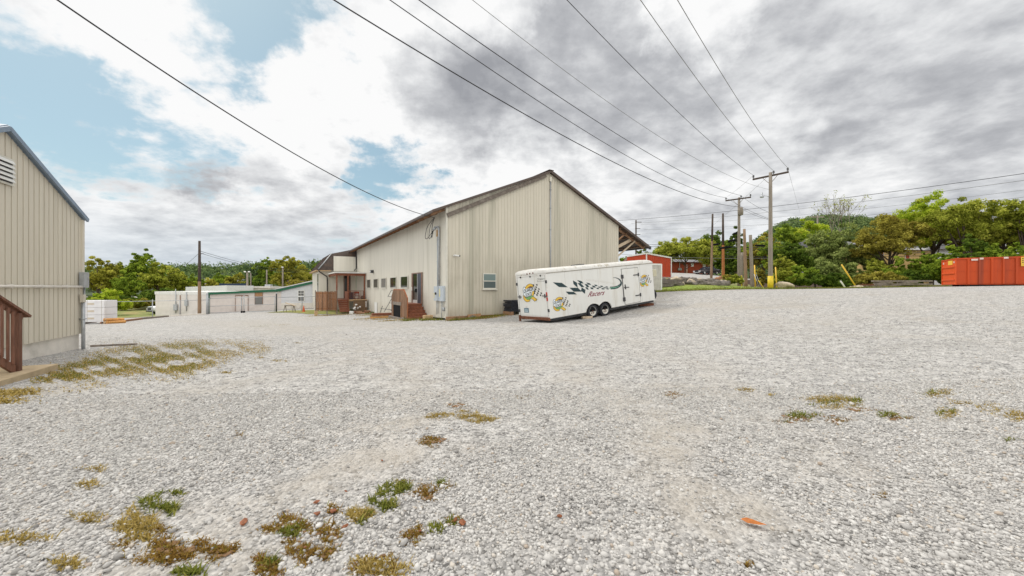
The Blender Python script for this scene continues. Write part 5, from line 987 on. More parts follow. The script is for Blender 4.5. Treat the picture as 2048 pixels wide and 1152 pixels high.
# ================================================================== distant buildings
def facade(pL, dL, pR, dR):
    a, b = GD(pL, dL), GD(pR, dR); v = Vector((b.x - a.x, b.y - a.y, 0)); return frame(a, v), v.length
# white block building
WM, WLn = facade(310.8, 50, 417.5, 50.3); wb = thing('white_block_building', 'white painted block building with meters behind the brown left hand pole', 'building', mat4=WM)
def wpx(Mx): return lambda px, py, off=0.0: on_plane(Mx, px, py, 1, off)
w_ = wpx(WM); zt = w_(311, 582.8).z; zt2 = w_(416, 583.5).z
mb = MB(); mb.prism([(0, 0, -.6), (WLn, 0, -.6), (WLn, 0, zt2 - .4), (0, 0, zt - .4)], (0, 9, 0)); mb.build('wall', M['block_w'], wb)
mb = MB(); mb.prism([(-.05, -.06, zt - .4), (WLn + .0, -.06, zt2 - .4), (WLn + .0, -.06, zt2), (-.05, -.06, zt)], (0, 9.1, 0)); mb.build('parapet', M['trim_w'], wb)
for px, y0, y1, w in ((352.5, 607, 626, .22), (374, 598, 622, .18)):
    a, b = w_(px, y1), w_(px, y0); mb = MB().box(a.x - w, a.x + w, -.22, -.01, b.z - .9, b.z - .1); mb.build('meter_box', M['galv'], wb, bevel=.02); MB().tube((a.x, -.1, a.z), (a.x, -.1, w_(px, 578 if px < 360 else 584).z), .05).build('conduit', M['galv'], wb, True)
a = w_(361, 600); MB().tube((a.x, -.05, 0), (a.x, -.05, zt - .5), .04).build('downpipe', M['wood_br'], wb, True)
mb = MB().box(0.2, WLn, -.04, .02, .0, .28); mb.build('base_course', M['block_w'], wb)
# green edged building
GM_, GLn = facade(417.3, 50.1, 562.3, 53); gb = thing('green_edged_building', 'pinkish white low building with dark green roof edge beyond the gate', 'building', mat4=GM_); g_ = wpx(GM_)
z0, z1 = g_(417.3, 585.5).z, g_(562.3, 578.5).z
mb = MB(); mb.prism([(0, 0, -.7), (GLn, 0, -.7), (GLn, 0, z1 - .1), (0, 0, z0 - .1)], (0, 8, 0)); mb.build('wall', M['pink_w'], gb)
mb = MB(); mb.prism([(-.1, -.25, z0 - .26), (GLn, -.25, z1 - .30), (GLn, -.25, z1 + .02), (-.1, -.25, z0)], (0, 8.5, 0)); mb.build('roof', M['green_t'], gb)
MB().box(-.06, .12, -.05, .05, -.5, z0 - .2).build('corner_trim', M['green_t'], gb)
a, b = g_(471.5, 622.5), g_(496, 592); d = MB().box(a.x, b.x, -.05, .0, a.z, b.z).build('double_door', M['pink_w'], gb); mb = MB(); mb.box(a.x - .05, b.x + .05, -.09, -.02, b.z, b.z + .12).box(a.x - .05, a.x, -.09, -.02, a.z, b.z).box(b.x, b.x + .05, -.09, -.02, a.z, b.z).box((a.x+b.x)/2 - .04, (a.x+b.x)/2 + .04, -.08, -.02, a.z, b.z); mb.build('door_frame', M['door_br'], d)
a, b = g_(510.5, 608.3), g_(524.8, 585.5); wn = MB().box(a.x - .06, b.x + .06, -.06, 0, a.z - .06, b.z + .06).build('window', M['door_br'], gb); MB().box(a.x, b.x, -.075, -.062, a.z, a.z + (b.z - a.z)*.66).build('pane', M['glass_g'], wn); MB().box(a.x, b.x, -.075, -.062, a.z + (b.z - a.z)*.70, b.z).build('upper_board', M['ply'], wn)
LM_, LLn = facade(562.5, 53, 655, 54); lb_ = thing('lap_sided_building', 'white lap sided building with sloping green and white roof edge behind the privacy fence', 'building', mat4=LM_); l_ = wpx(LM_)
z0, z1 = l_(563, 578.8).z, l_(652, 557.5).z; zf_ = l_(600, 606).z
mb = MB(); k = 0; z = zf_
while z < z1:
    def xs_(zz): return max(0.0, (zz - z0)/(z1 - z0)*LLn) if zz > z0 else 0.0
    a_, b_ = xs_(z), xs_(min(z + .19, z1)); mb.poly([(a_, -.03, z), (LLn, -.03, z), (LLn, .0, z + .19), (b_, .0, z + .19)]); z += .19
mb.poly([(0, .01, zf_), (LLn, .01, zf_), (LLn, .01, z1), (0, .01, z0)]); mb.box(0, LLn, .02, 8, zf_ - .2, z0 - .1); mb.build('lap_siding', M['lap'], lb_)
MB().box(-.02, LLn, -.04, .3, -.8, zf_).build('foundation', M['conc'], lb_)
mb = MB(); mb.beam((-.6, -.22, z0 - .22), (LLn, -.22, z1 - .08), .06, .28, Vector((0,0,1))); mb.build('fascia', M['green_t'], lb_); mb = MB(); mb.prism([(-.8, -.28, z0 - .04), (LLn, -.28, z1 + .10), (LLn, -.28, z1 + .22), (-.8, -.28, z0 + .04)], (0, 8.5, 0)); mb.build('roof', M['white_roof'], lb_)
a, b = l_(597.5, 601.5), l_(607.8, 581.5); wn = MB().box(a.x - .1, b.x + .1, -.09, -.02, a.z - .1, b.z + .1).build('window', M['trim_w'], lb_); zm = (a.z*.55 + b.z*.45); MB().box(a.x, b.x, -.10, -.092, a.z, zm - .07).build('lower_pane', M['glass'], wn); MB().box(a.x, b.x, -.10, -.092, zm + .07, b.z).build('upper_pane', M['glass'], wn)
mb = MB(); 
for f_ in (.33, .67): x = a.x + (b.x - a.x)*f_; mb.box(x - .025, x + .025, -.11, -.10, a.z, b.z)
mb.box(a.x, b.x, -.11, -.10, (zm + b.z)/2, (zm + b.z)/2 + .05); mb.build('glazing_bar', M['trim_w'], wn)
# far roofs
def far_box(name, label, pL, pR, d, ytop, depth, wallm, roofm, ybase=None, slope=0.0, rh=.5):
    Fm, L = facade(pL, d, pR, d + 1); t = thing(name, label, 'building', mat4=Fm); zt = on_plane(Fm, pL, ytop, 1).z
    MB().box(0, L, 0, depth, -1.5, zt - rh).build('wall', M[wallm], t); mb = MB(); mb.prism([(-.3, -.4, zt - rh), (L + .3, -.4, zt - rh), (L + .3, -.4, zt + slope), (-.3, -.4, zt)], (0, depth + .8, 0)); mb.build('roof', M[roofm], t); return t
far_box('white_roofed_building', 'low building with bright white metal roof behind the white block wall', 378, 452, 68, 574, 9, 'block_w', 'white_roof', slope=.3, rh=.7)
far_box('blue_roofed_building', 'far building with dark blue flat roof below the yellowing trees', 443, 492, 92, 567, 8, 'block_w', 'blue_roof', rh=.55)
t = far_box('flat_roofed_building', 'pale flat roofed building with rooftop unit beyond the green roof edge', 448, 539, 78, 572.5, 8, 'block_w', 'block_w', rh=.35)
MB().box(7.0, 8.1, 1.5, 2.5, 3.2, 4.6).build('rooftop_unit', M['galv'], t)
far_box('long_far_building', 'long pale far building roof glimpsed between the left hand trees', 395, 464, 118, 557.5, 10, 'block_w', 'trim_w', rh=1.0)
far_box('brown_roofed_building', 'dark brown roofed building behind the white lap siding', 578, 640, 92, 560.5, 8, 'door_br', 'roof_br', rh=1.3)
# chain link fence with rolling gate
def fence(name, label, pts, hpx, rails, posts_px, mat='galv'):
    a = GD(*pts[0]); t = thing(name, label, 'fence', a)
    P = [GD(*p) - a for p in pts]
    for p in posts_px:
        q = GD(*p[:2]) - a; h = EYE + (576 - p[2])/F*p[1] - (q.z + a.z); MB().tube(q + Vector((0,0,-.2)), q + Vector((0, 0, h)), p[3] if len(p) > 3 else .045).build('post', M[mat], t, True)
    for (yl, yr) in rails:
        r0, r1 = AT(pts[0][0], yl, pts[0][1]) - a, AT(pts[-1][0], yr, pts[-1][1]) - a; MB().tube(r0, r1, .034, n=6).build('rail', M[mat], t, True)
    return t, a
t, a = fence('rolling_gate', 'long galvanised rolling gate frame in front of the green edged building', [(417, 47), (550, 47)], 0, [(597, 593), (612.5, 608.5), (626, 622)], [(418, 47, 596), (483, 47.1, 594), (488, 47.1, 590), (550, 47, 592)], 'galv')
for px in (483.5, 488): q = GD(px, 46.9) - a; MB().lathe([(0,-.05),(.12,-.05),(.12,.05),(0,.05)], q + Vector((0, 0, .12)), 'Y', 14).build('dolly_wheel', M['black'], t, True)
for px, w, lb in ((414.5, .12, 'thick grey gate post at the left end of the rolling gate'), (553, .075, 'dark steel gate post at the right end of the rolling gate')):
    b = GD(px, 46.8); H = EYE + (576 - 587)/F*46.8 - b.z; t = thing('gate_post', lb, 'post', b); MB().tube((0,0,-.2), (0,0,H), w).build('shaft', M['galv' if px < 500 else 'dark'], t, True); MB().lathe([(w+.02, 0), (w*.6, .06), (0, .09)], (0,0,H), 'Z', 12).build('cap', M['galv'], t, True)
fence('chain_link_fence', 'chain link fence rails in front of the white block building', [(226, 44), (412, 47)], 0, [(603.5, 600)], [(222.5, 44, 601), (305, 46, 599), (360, 46.3, 601)])
fence('chain_link_fence', 'chain link fence rails in front of the white lap siding', [(556, 46.5), (634, 45)], 0, [(595, 592.5)], [(604, 46, 592), (633, 45, 588)])
# sawhorse with plank, cone
b = GD(579, 46); t = thing('sawhorse', 'wooden sawhorse with a tilted plank near the rolling gate end', 'sawhorse', b)
MB().beam((-.6, 0, .75), (.6, 0, .75), .1, .1).build('top_bar', M['wood_grey'], t)
for x in (-.5, .5):
    for y in (-.3, .3): MB().beam((x, y*.2, .72), (x*1.1, y, 0), .07, .05).build('leg', M['wood_grey'], t)
MB().beam((-.45, -.02, 1.1), (.75, -.02, .72), .3, .05).build('plank', M['strut'], t)
b = GD(607.5, 45); t = thing('traffic_cone', 'small orange traffic cone left of the privacy fence', 'cone', b); MB().box(-.2, .2, -.2, .2, 0, .04).build('base', M['cone'], t); MB().lathe([(.15, .04), (.04, .72), (0, .74)], (0,0,0), 'Z', 14).build('body', M['cone'], t, True)
# lumber packs, logs, curb timbers
PKo = GD(208.5, 30); PKm = frame(PKo, (1, .12, 0)); zz = .12
for k in range(3):
    T = PKm @ Matrix.Translation((-3.2, 0, zz + k*.565)); p = thing('lumber_pack', ['bottom', 'middle', 'top'][k] + ' white wrapped lumber pack in the stack behind the tan shed', 'lumber', mat4=T, group='white wrapped lumber packs')
    MB().box(.015*k, 3.2, 0, 1.15, 0, .555).build('wrap', M['wrap'], p, bevel=.03); MB().box(2.05, 2.5, -.006, -.003, .22, .36).build('faded_print', M['wrap_l'], p)
    mb = MB()
    for x in (.8, 2.0, 3.0): mb.box(x, x + .03, -.008, 1.158, -.004, .56)
    mb.build('strap', M['dust'], p)
for k in range(3):
    o = MB().box(0, .1, 0, 1.15, 0, .12).build('bearer', M['wood_br']); o.matrix_world = PKm @ Matrix.Translation((-2.9 + k*1.3, 0, 0)); tag(o, ['left', 'middle', 'right'][k] + ' wooden bearer under the white wrapped lumber packs', 'bearer', 'bearers under the lumber packs')
rr = random.Random(5)
for k in range(9):
    p = GD(223.5 + (k % 5)*3.0, 29.9 + .05*k); o = MB().path([(-.45, 0, 0), (.45, 0, 0)], rr.uniform(.08, .12), 9).build('cut_log', M['wood_or' if k % 3 else 'wood_tan']); o.location = p + Vector((0, 0, .10 + .2*(k//5))); o.rotation_euler = (0, 0, R(60 + rr.uniform(-25, 25))); tag(o, 'orange cut log in the small heap right of the white packs', 'log', 'orange cut logs')
for k, (x0, d0, x1, d1, m, lb) in enumerate(((241, 32, 282, 37, 'wood_br', 'dark rotten timber edging the lot left of the pale edging'), (283, 37.2, 336, 42.5, 'wood_grey', 'grey timber edging the lot before the white block building'), (336, 43.5, 412, 45.5, 'conc', 'pale concrete kerb between the lot and the brown left hand pole'))):
    a, b = GD(x0, d0), GD(x1, d1); o = MB().beam((0, 0, .06), b - a + Vector((0, 0, .06)), .2, .2).build('edging', M[m]); o.location = a; tag(o, lb, 'edging')
# ================================================================== vehicles
def wheel(parent, x, y, r=.32, w=.2):
    e = bpy.data.objects.new('wheel', None); COL.objects.link(e); e.parent = parent; e.location = (x, y, r)
    MB().lathe([(r*.6,-w/2),(r*.93,-w/2),(r,-w*.35),(r,w*.35),(r*.93,w/2),(r*.6,w/2)], (0,0,0), 'Y', 22).build('tyre', M['tyre'], e, True); MB().lathe([(0,-w*.52),(r*.3,-w*.55),(r*.55,-w*.5),(r*.62,-w*.45),(r*.62,w*.45),(r*.55,w*.5),(0,w*.52)], (0,0,0), 'Y', 20).build('rim', M['chrome'], e, True)
def car_shell(stations, name, mat, parent):   # stations: x, half width, z low, z high
    mb = MB(); k = 8
    for (x, w, zl, zh) in stations:
        for (a, b) in ((-1, .12), (-1, .55), (-.96, .82), (-.80, 1), (.80, 1), (.96, .82), (1, .55), (1, .12)): mb.v.append((x, a*w, zl + (zh - zl)*b))
    m = len(stations)
    for i in range(m - 1):
        for j in range(k): j2 = (j+1) % k; mb.f.append((i*k+j, i*k+j2, (i+1)*k+j2, (i+1)*k+j))
    mb.f.append(tuple(range(k))); mb.f.append(tuple(range((m-1)*k, m*k))[::-1]); return mb.build(name, mat, parent, True)
cb = GD(1414, 69); ce = Vector((-.93, -.36, 0)); CM_ = frame(cb, -ce); car = thing('sedan_car', 'black four door sedan parked on the road beyond the rubble bank', 'car', mat4=CM_)
car_shell([(-2.45,.72,.28,.62),(-2.35,.82,.20,.74),(-1.6,.88,.18,.84),(-.95,.90,.18,.92),(.2,.90,.18,.93),(1.5,.90,.18,.96),(2.2,.86,.22,.98),(2.45,.78,.32,.86)], 'body', M['car_body'], car)
car_shell([(-1.15,.74,.85,.90),(-.35,.68,.86,1.40),(.2,.66,.86,1.45),(.85,.66,.86,1.42),(1.6,.72,.88,.98)], 'cabin_glass', M['car_glass'], car); car_shell([(-.38,.66,1.38,1.44),(.2,.64,1.42,1.485),(.85,.64,1.38,1.45)], 'roof', M['car_body'], car)
mb = MB()
for y in (-.705, .705): mb.beam((.25, y, .92), (.25, y*.94, 1.42), .06, .03); mb.beam((-1.1, y, .9), (-.36, y*.95, 1.42), .05, .04); mb.beam((1.55, y, .95), (.88, y*.95, 1.42), .06, .05)
mb.build('pillar', M['car_body'], car)
for x in (-1.5, 1.45):
    for y in (-.80, .80): wheel(car, x, y)
for y in (-.6, .6): MB().box(-2.46, -2.36, y - .2, y + .2, .52, .66).build('headlight', M['headl'], car, bevel=.02)
mb = MB().box(-2.5, -2.42, -.7, .7, .34, .44); mb.build('bumper', M['chrome'], car, bevel=.02)
# white truck half hidden by the block building
tb = GD(301, 54); TKm = frame(tb, (.45, .89, 0)); tk = thing('white_truck', 'white pickup truck half hidden behind the white block building', 'truck', mat4=TKm)
car_shell([(-.1,.82,.45,1.05),(.1,.92,.38,1.12),(1.1,.95,.36,1.2),(1.9,.96,.36,1.25),(5.2,.96,.36,1.25)], 'body', M['truck_w'], tk); car_shell([(1.15,.82,1.15,1.2),(1.75,.76,1.18,1.80),(2.9,.76,1.2,1.84),(3.15,.8,1.2,1.3)], 'cabin_glass', M['car_glass'], tk); car_shell([(1.72,.74,1.76,1.83),(2.3,.74,1.8,1.90),(2.92,.74,1.78,1.86)], 'roof', M['truck_w'], tk)
MB().box(-.14, -.06, -.5, .5, .62, .92).build('grille', M['dark'], tk); MB().box(-.2, -.05, -.9, .9, .38, .56).build('bumper', M['dark'], tk, bevel=.03)
for y in (-.7, .7): MB().box(-.13, -.03, y - .16, y + .16, .66, .90).build('headlight', M['headl'], tk)
mb = MB()
for y in (-.79, .79): mb.beam((1.2, y, 1.2), (1.74, y*.95, 1.8), .05, .06)
mb.build('pillar', M['truck_w'], tk)
for x in (.9, 4.2):
    for y in (-.85, .85): wheel(tk, x, y, .38, .25)
# ================================================================== right hand buildings
RO = GD(1292, 52); RBm = frame(RO, (.75, .66, 0)); rb = thing('red_metal_building', 'red metal building with white trim behind the trailer', 'building', mat4=RBm); r_ = wpx(RBm)
zc = r_(1292, 507).z; e_ = r_(1342, 516); ze, xe = e_.z, e_.x
rib_wall(MB(), lambda s, o, z: (s, -o, z), 0, xe, lambda s: -1.0, lambda s: zc + (ze - zc)*s/xe, .5, .06, .03).build('front_wall', M['red_metal'], rb)
q = on_plane(RBm, 1254, 513, 0); zl_ = q.z; yl_ = q.y
mb = MB(); mb.poly([(0, 0, -1), (0, 0, zc), (0, yl_, zl_), (0, yl_, -1)]); mb.poly([(xe, 0, -1), (xe, 8, -1), (xe, 8, ze), (xe, 0, ze)]); mb.build('side_wall', M['red_metal'], rb)
mb = MB(); mb.poly([(0, -.1, zc), (xe, -.1, ze), (xe, 8, ze), (0, yl_, zl_)]); mb.build('roof', M['trim_w'], rb)
mb = MB(); mb.beam((0, -.08, zc + .02), (xe, -.08, ze + .02), .08, .2); mb.beam((-.06, 0, zc + .0), (-.06, yl_, zl_), .08, .18); mb.box(-.09, .12, -.11, -.035, -1, zc - .1); mb.box(xe - .16, xe + .05, -.1, -.035, -1, ze - .1); mb.build('white_trim', M['trim_w'], rb)
# weathered box container between trailer nose and the red building
WO = GD(1306, 34); WCm = frame(WO, (.93, .36, 0)); wc = thing('white_metal_bin', 'weathered white metal bin between trailer nose and red building', 'bin', mat4=WCm); c_ = wpx(WCm); a, b = c_(1300, 562), c_(1323, 528)
MB().box(a.x - 1.2, b.x, 0, 1.8, -.3, b.z).build('body', M['dust'], wc, bevel=.02); mb = MB(); mb.box(b.x - .1, b.x + .04, -.04, .06, -.3, b.z).box(a.x - 1.2, b.x, -.04, .05, b.z - .12, b.z + .02); mb.build('rim', M['trim_w'], wc)
# brick house
HO = GD(1343, 84); HMx, HLn = facade(1343, 84, 1418, 86); hs = thing('brick_house', 'red brick house with white gabled porch beyond the black sedan', 'house', mat4=HMx); h_ = wpx(HMx)
zt = h_(1360, 524).z; zb_ = h_(1360, 548).z
MB().box(0, HLn, 0, 8, zb_ - 1, zt).build('wall', M['brick'], hs); mb = MB(); mb.prism([(-.6, -.6, zt), (-.6, 8.6, zt), (-.6, 4, zt + .9)], (HLn + 1.2, 0, 0)); mb.build('roof', M['shingle'], hs)
a, b = h_(1405.5, 539), h_(1411.3, 525.5); MB().box(a.x, b.x, -.08, 0, zb_ - .2, b.z).build('door', M['trim_w'], hs)
a, b = h_(1415, 536), h_(1420, 525); MB().box(a.x, b.x, -.07, 0, a.z, b.z).build('window', M['yell_wall'], hs)
a, b = h_(1382, 533), h_(1387, 527); MB().box(a.x, b.x, -.07, 0, a.z, b.z).build('window', M['trim_w'], hs)
x0_, x1_ = h_(1403, 524).x, h_(1424, 524).x; zg = h_(1407, 512.5).z; za = h_(1405, 524).z
mb = MB(); mb.prism([(x0_, -1.6, za), (x1_ + .2, -1.6, za), ((x0_*.8 + x1_*.2), -1.6, zg)], (0, 1.6, 0)); mb.build('porch_gable', M['shingle'], hs); mb = MB(); mb.beam((x0_*.8 + x1_*.2, -1.65, zg + .1), (x1_ + .5, -1.65, za + .05), .1, .35); mb.build('porch_fascia', M['trim_w'], hs)
mb = MB().tube((h_(1358.5, 525).x, -.12, h_(1358.5, 525).z), (h_(1358.5, 537).x, -.12, h_(1358, 537).z), .06); mb.build('conduit', M['galv'], hs); a = h_(1358.5, 538.5); MB().box(a.x - .4, a.x + .4, -.3, 0, a.z - .25, a.z + .25).build('utility_box', M['galv'], hs)
for k, (px, y0) in enumerate(((1374, 530),)):
    b = GD(px, 80); o = MB().tube((0,0,0), (0,0,2.3), .06).build('flag_post', M['trim_w'], None, True); o.location = b; tag(o, 'thin white post on the lawn before the brick house', 'post')
def gh(px0, px1, d, y0, y1, nm, lb, wm, rm, extra=None, rise=1.6):
    Mx, L = facade(px0, d, px1, d + 2); t = thing(nm, lb, 'house', mat4=Mx); f = wpx(Mx); zt, zb = f((px0+px1)/2, y0).z, f((px0+px1)/2, y1).z
    MB().box(0, L, 0, 7, min(zb, 0) - 1.5, zt).build('wall', M[wm], t); mb = MB(); mb.prism([(-.5, -.7, zt), (-.5, 7.7, zt), (-.5, 3.5, zt + rise)], (L + 1, 0, 0)); mb.build('roof', M[rm], t); MB().box(-.55, L + .55, -.78, -.70, zt - .12, zt + .14).build('fascia', M['trim_w'], t); return t, f
t, f = gh(1722, 1905, 62, 499, 531, 'yellow_house', 'yellow house glimpsed through the trees left of the container', 'yell_wall', 'shingle')
for (xa, xb, ya, yb, m) in ((1811, 1818, 504, 517, 'brick'), (1725, 1732, 508, 520, 'brick'), (1760, 1766, 505, 518, 'brick'), (1865, 1872, 504, 516, 'glass')): a, b = f(xa, yb), f(xb, ya); w = MB().box(a.x - .1, b.x + .1, -.06, 0, a.z - .1, b.z + .1).build('window', M['trim_cream'], t); MB().box(a.x, b.x, -.08, -.061, a.z, b.z).build('pane', M[m], w)
t, f = gh(1655, 1716, 66, 494, 531, 'white_house', 'white house glimpsed through the trees left of the yellow house', 'white_wall', 'shingle')
for (xa, xb, ya, yb) in ((1668, 1674, 505, 516), (1690, 1696, 505, 516)): a, b = f(xa, yb), f(xb, ya); w = MB().box(a.x - .1, b.x + .1, -.06, 0, a.z - .1, b.z + .1).build('window', M['trim_w'], t); MB().box(a.x, b.x, -.08, -.061, a.z, b.z).build('pane', M['glass'], w)
t, f = gh(1990, 2120, 52, 492, 520, 'pale_house', 'pale house glimpsed behind the trees above the container', 'white_wall', 'shingle')
# ------------------------------------------------------------------ rubble bank, boulder, old timbers
rr = random.Random(21)
for k in range(40):
    px = 1306 + k*3.8 + rr.uniform(-3, 3); d = 40 + rr.uniform(-.5, .6) + (.9 if k % 3 == 0 else 0); p = GD(px, d); s = rr.uniform(.26, .46); o = MB().blob((0, 0, 0), s, rr.uniform(1, 1.7), rr.uniform(.8, 1.2), rr.uniform(.6, .9), k, .28).build('rock', M['rock' if k % 4 else 'rock_p'], None, k % 2 == 0); o.location = p + Vector((0, 0, s*.35 + (.22 if k % 3 == 0 else 0))); o.rotation_euler = (rr.uniform(-.3, .3), rr.uniform(-.3, .3), rr.uniform(0, 3))
    tag(o, 'rough grey rock in the rubble bank right of the trailer', 'rock', 'rocks of the rubble bank')
for k in range(4):
    p = GD(1318 + k*9, 37.5 + .6*k); o = MB().beam((-1.6, 0, .12), (1.6, 0, .12), .35, .25).build('slab', M['rock']); o.location = p + Vector((0, 0, .1 + .25*(k % 2))); o.rotation_euler = (0, R(rr.uniform(-3, 3)), R(10 + rr.uniform(-12, 12))); tag(o, 'grey broken concrete slab piled between trailer nose and rubble bank', 'slab', 'broken slabs by the rubble bank')
o = MB().blob((0, 0, .3), .62, 1.25, .8, .62, 8, .25, 3).build('boulder', M['rock_p'], None, True); o.location = GD(1568, 35); o.rotation_euler = (0, 0, .2); tag(o, 'pale tan boulder on the grass right of the yellow guarded pole', 'boulder')
p = GD(1440, 60); o = MB().blob((0, 0, .2), .6, 1.5, 1, .7, 31, .35).build('brush_pile', M['wood_br'], None); o.location = p; tag(o, 'heap of brown brush at the foot of the orange brown pole', 'brush pile')
TS = [(1725, 1862, 575.5, 0, 'wood_grey'), (1735, 1800, 573.5, 1, 'wood_grey'), (1790, 1895, 573.8, 1, 'wood_grey'), (1748, 1862, 570.5, 2, 'wood_grey'), (1720, 1748, 570.5, 2, 'rust'), (1748, 1785, 567.5, 3, 'wood_grey'), (1795, 1835, 567.6, 3, 'wood_grey'), (1745, 1862, 564.8, 4, 'wood_grey')]
lbs = ['lowest long weathered timber', 'short weathered timber low at the left', 'long low weathered timber reaching right', 'long weathered timber at half height', 'short reddish timber at the left end', 'short weathered timber high at the left', 'short weathered timber high in the middle', 'topmost long weathered timber']
for k, (xa, xb, y, lev, m) in enumerate(TS):
    d = 32.5 + .12*(k % 3); a, b = AT(xa, 574, d), AT(xb, 574, d - .6); v = Vector((b.x - a.x, b.y - a.y, 0)); o = MB().beam((0, 0, 0), v, .32, .13).build('timber', M[m], None, bevel=.01); o.location = (a.x, a.y, GZ(a.x + v.x/2, a.y) + .04 + lev*.135); tag(o, lbs[k] + ' in the pile left of the container', 'timber', 'weathered timbers left of the container')
o = MB().blob((0, 0, .12), .4, 1.4, 1, .5, 3, .3).build('stone', M['rock_p'], None); o.location = GD(1716, 34.5); tag(o, 'tan stone at the foot of the long yellow guy guard', 'stone')
# leaves and red scraps on the gravel
g = GP(1507, 1058); mb = MB(); mb.add([(-.075,.012,.012),(-.04,.028,.024),(.02,.030,.016),(.075,.008,.02),(.03,-.022,.022),(-.035,-.022,.014),(-.01,.004,.034)], [(0,6,1),(1,6,2),(2,6,3),(3,6,4),(4,6,5),(5,6,0)]); o = mb.build('fallen_leaf', M['leafm'], None); o.location = g + Vector((0, 0, .012)); o.rotation_euler = (0, 0, R(-30)); tag(o, 'curled orange brown leaf lying on the gravel at lower right', 'leaf')
sp_ = [(692,988),(633,1008),(634,1033),(840,1068),(910,1046),(925,1050),(764,925),(1119,1040),(667,1028),(609,1100),(690,1060),(488,1053)]
for k, (px, py) in enumerate(sp_):
    g = GP(px, py); s = .011 + .007*((k*7) % 3); o = MB().blob((0,0,0), s, 1.4, 1, .5, k, .3, 1).build('leaf_scrap', M['redbits']); o.location = g + Vector((0, 0, .016)); o.rotation_euler = (0, .2, k); tag(o, 'small red brown leaf scrap lying on the gravel among the dry weeds', 'leaf', 'leaf scraps on the gravel')

# ================================================================== trees
def tree(name, label, px, d, top, hw, mats, seed, c0=.25, dens=1.0, lobes=8, leaf=None, trunk=True, bark='bark', flat=1.0, group=None, base=None, cat='tree', lean=0.0, off=.04):
    r = np.random.default_rng(seed); rr = random.Random(seed); b = GD(px, d) if base is None else base; H = max(1.2, EYE + (576 - top)/F*d - b.z); RW = hw*d/F
    t = thing(name, label, cat, b, group=group); lf = leaf or max(.09, d*.0022)
    hc = H*(1 - c0)/2; zc = H*c0 + hc; L = []
    for k in range(lobes):
        th = 2*math.pi*(k/lobes + rr.uniform(-.06, .06)); ph = rr.uniform(-.65, .8); q = .62*math.sqrt(max(0, 1 - ph*ph)) + .12
        L.append((np.array([math.cos(th)*q*RW + lean*(ph + 1)*.5, math.sin(th)*q*RW*.9, zc + ph*hc*.66]), rr.uniform(.38, .58)))
    L.append((np.array([lean*.8, 0, H - hc*.38]), .5)); L.append((np.array([0, 0, zc]), .6))
    C, rad = [], []; cr = min(RW, hc*1.6)
    for (c, s) in L:
        nk = 17; dd = r.normal(size=(nk, 3)); dd /= np.linalg.norm(dd, axis=1)[:, None]; C.append(c + dd*(r.uniform(.45, 1.0, nk)*s*cr)[:, None]*np.array([1.05, .95, .72*flat*min(1.3, hc/RW)])); rad.append(r.uniform(.09, .20, nk)*cr)
    C, rad = np.concatenate(C), np.concatenate(rad); C[:, 2] = np.clip(C[:, 2], max(.25, H*c0*.55), H - rad*.5); k = np.argmax(C[:, 2]); C[k, 2] = H - rad[k]*.6
    if name in ('shrub', 'bush', 'hedge'): C[:, 2] = np.maximum(rad*.4, C[:, 2])
    per = int(np.clip(dens*30*(cr/lf/8)**1.1, 16, 130)); tone = np.clip(r.normal(.5, .24, len(C)), 0, 1); p, nrm = leaf_cloud(C, rad, per, lf, .75)
    V, Fq = quads(p, nrm, r.uniform(.55, 1.25, len(p))*lf); np_mesh('crown', V, Fq, LM[mats], t, tone=np.repeat(np.repeat(tone, per), 4))
    if trunk:
        mb = MB(); tr_ = max(.09, H*.018); pts = [Vector((0, 0, -.2)), Vector((rr.uniform(-.1, .1), 0, H*c0*.5)), Vector((lean*.25 + rr.uniform(-.2, .2), rr.uniform(-.2, .2), zc*.9)), Vector((lean*.6, 0, H*.86))]
        mb.path(pts, [tr_*1.3, tr_, tr_*.6, tr_*.15], 8)
        for (c, s) in L[:-1]:
            st_ = pts[1].lerp(pts[2], rr.uniform(.1, .9)); e = Vector(c); m_ = st_.lerp(e, .5) + Vector((0, 0, rr.uniform(-.2, .3))); mb.path([st_, m_, e], [tr_*.5, tr_*.33, tr_*.1], 6)
        mb.build('trunk', M[bark], t, True)
    return t
BG = 'trees beyond the left hand buildings'
for k, a in enumerate([
 ('pale olive tree with thin top just right of the tan shed wall', 193, 74, 512, 34, 'gold', .2), ('wide yellow olive tree second from the tan shed wall', 232, 80, 524, 32, 'olive', .15), ('mid green rounded tree below the tall tree on the left', 258, 72, 540, 26, 'mid', .05),
 ('tallest left hand tree with a tufted round top', 286, 84, 497, 32, 'mid', .15), ('olive tree crowding the right side of the tallest left hand tree', 316, 78, 524, 32, 'olive', .1), ('yellow green tree above the white block building', 352, 82, 540, 30, 'olive', .1), ('mid green tree directly left of the brown left hand pole', 380, 90, 548, 24, 'mid', .1),
 ('yellow tree directly right of the brown left hand pole', 417, 96, 556, 22, 'gold', .1), ('small dark tree over the far white roof', 448, 104, 546, 22, 'mid', .1), ('rounded golden tree over the dark blue roof', 476, 100, 545, 22, 'gold', .1), ('blue green tree far behind the golden tree', 508, 128, 526, 30, 'far', .1), ('tall mid green tree behind the plain tan pole', 534, 112, 514, 24, 'mid', .15),
 ('broad golden olive dome tree behind the tan lamp pole', 577, 104, 511, 34, 'gold', .1), ('green tree filling the gap left of the annex roof', 612, 108, 534, 24, 'olive', .1), ('dark tree with its lower crown hidden by the annex roof', 636, 125, 522, 22, 'dark', .1), ('deep green undergrowth tree behind the twin lamp post', 515, 96, 556, 26, 'dark', .02)]):
    lb, px, d, top, hw, m, c0 = a; tree('tree', lb, px, d, top, hw, m, 100 + k, c0, group=BG, dens=1.1)
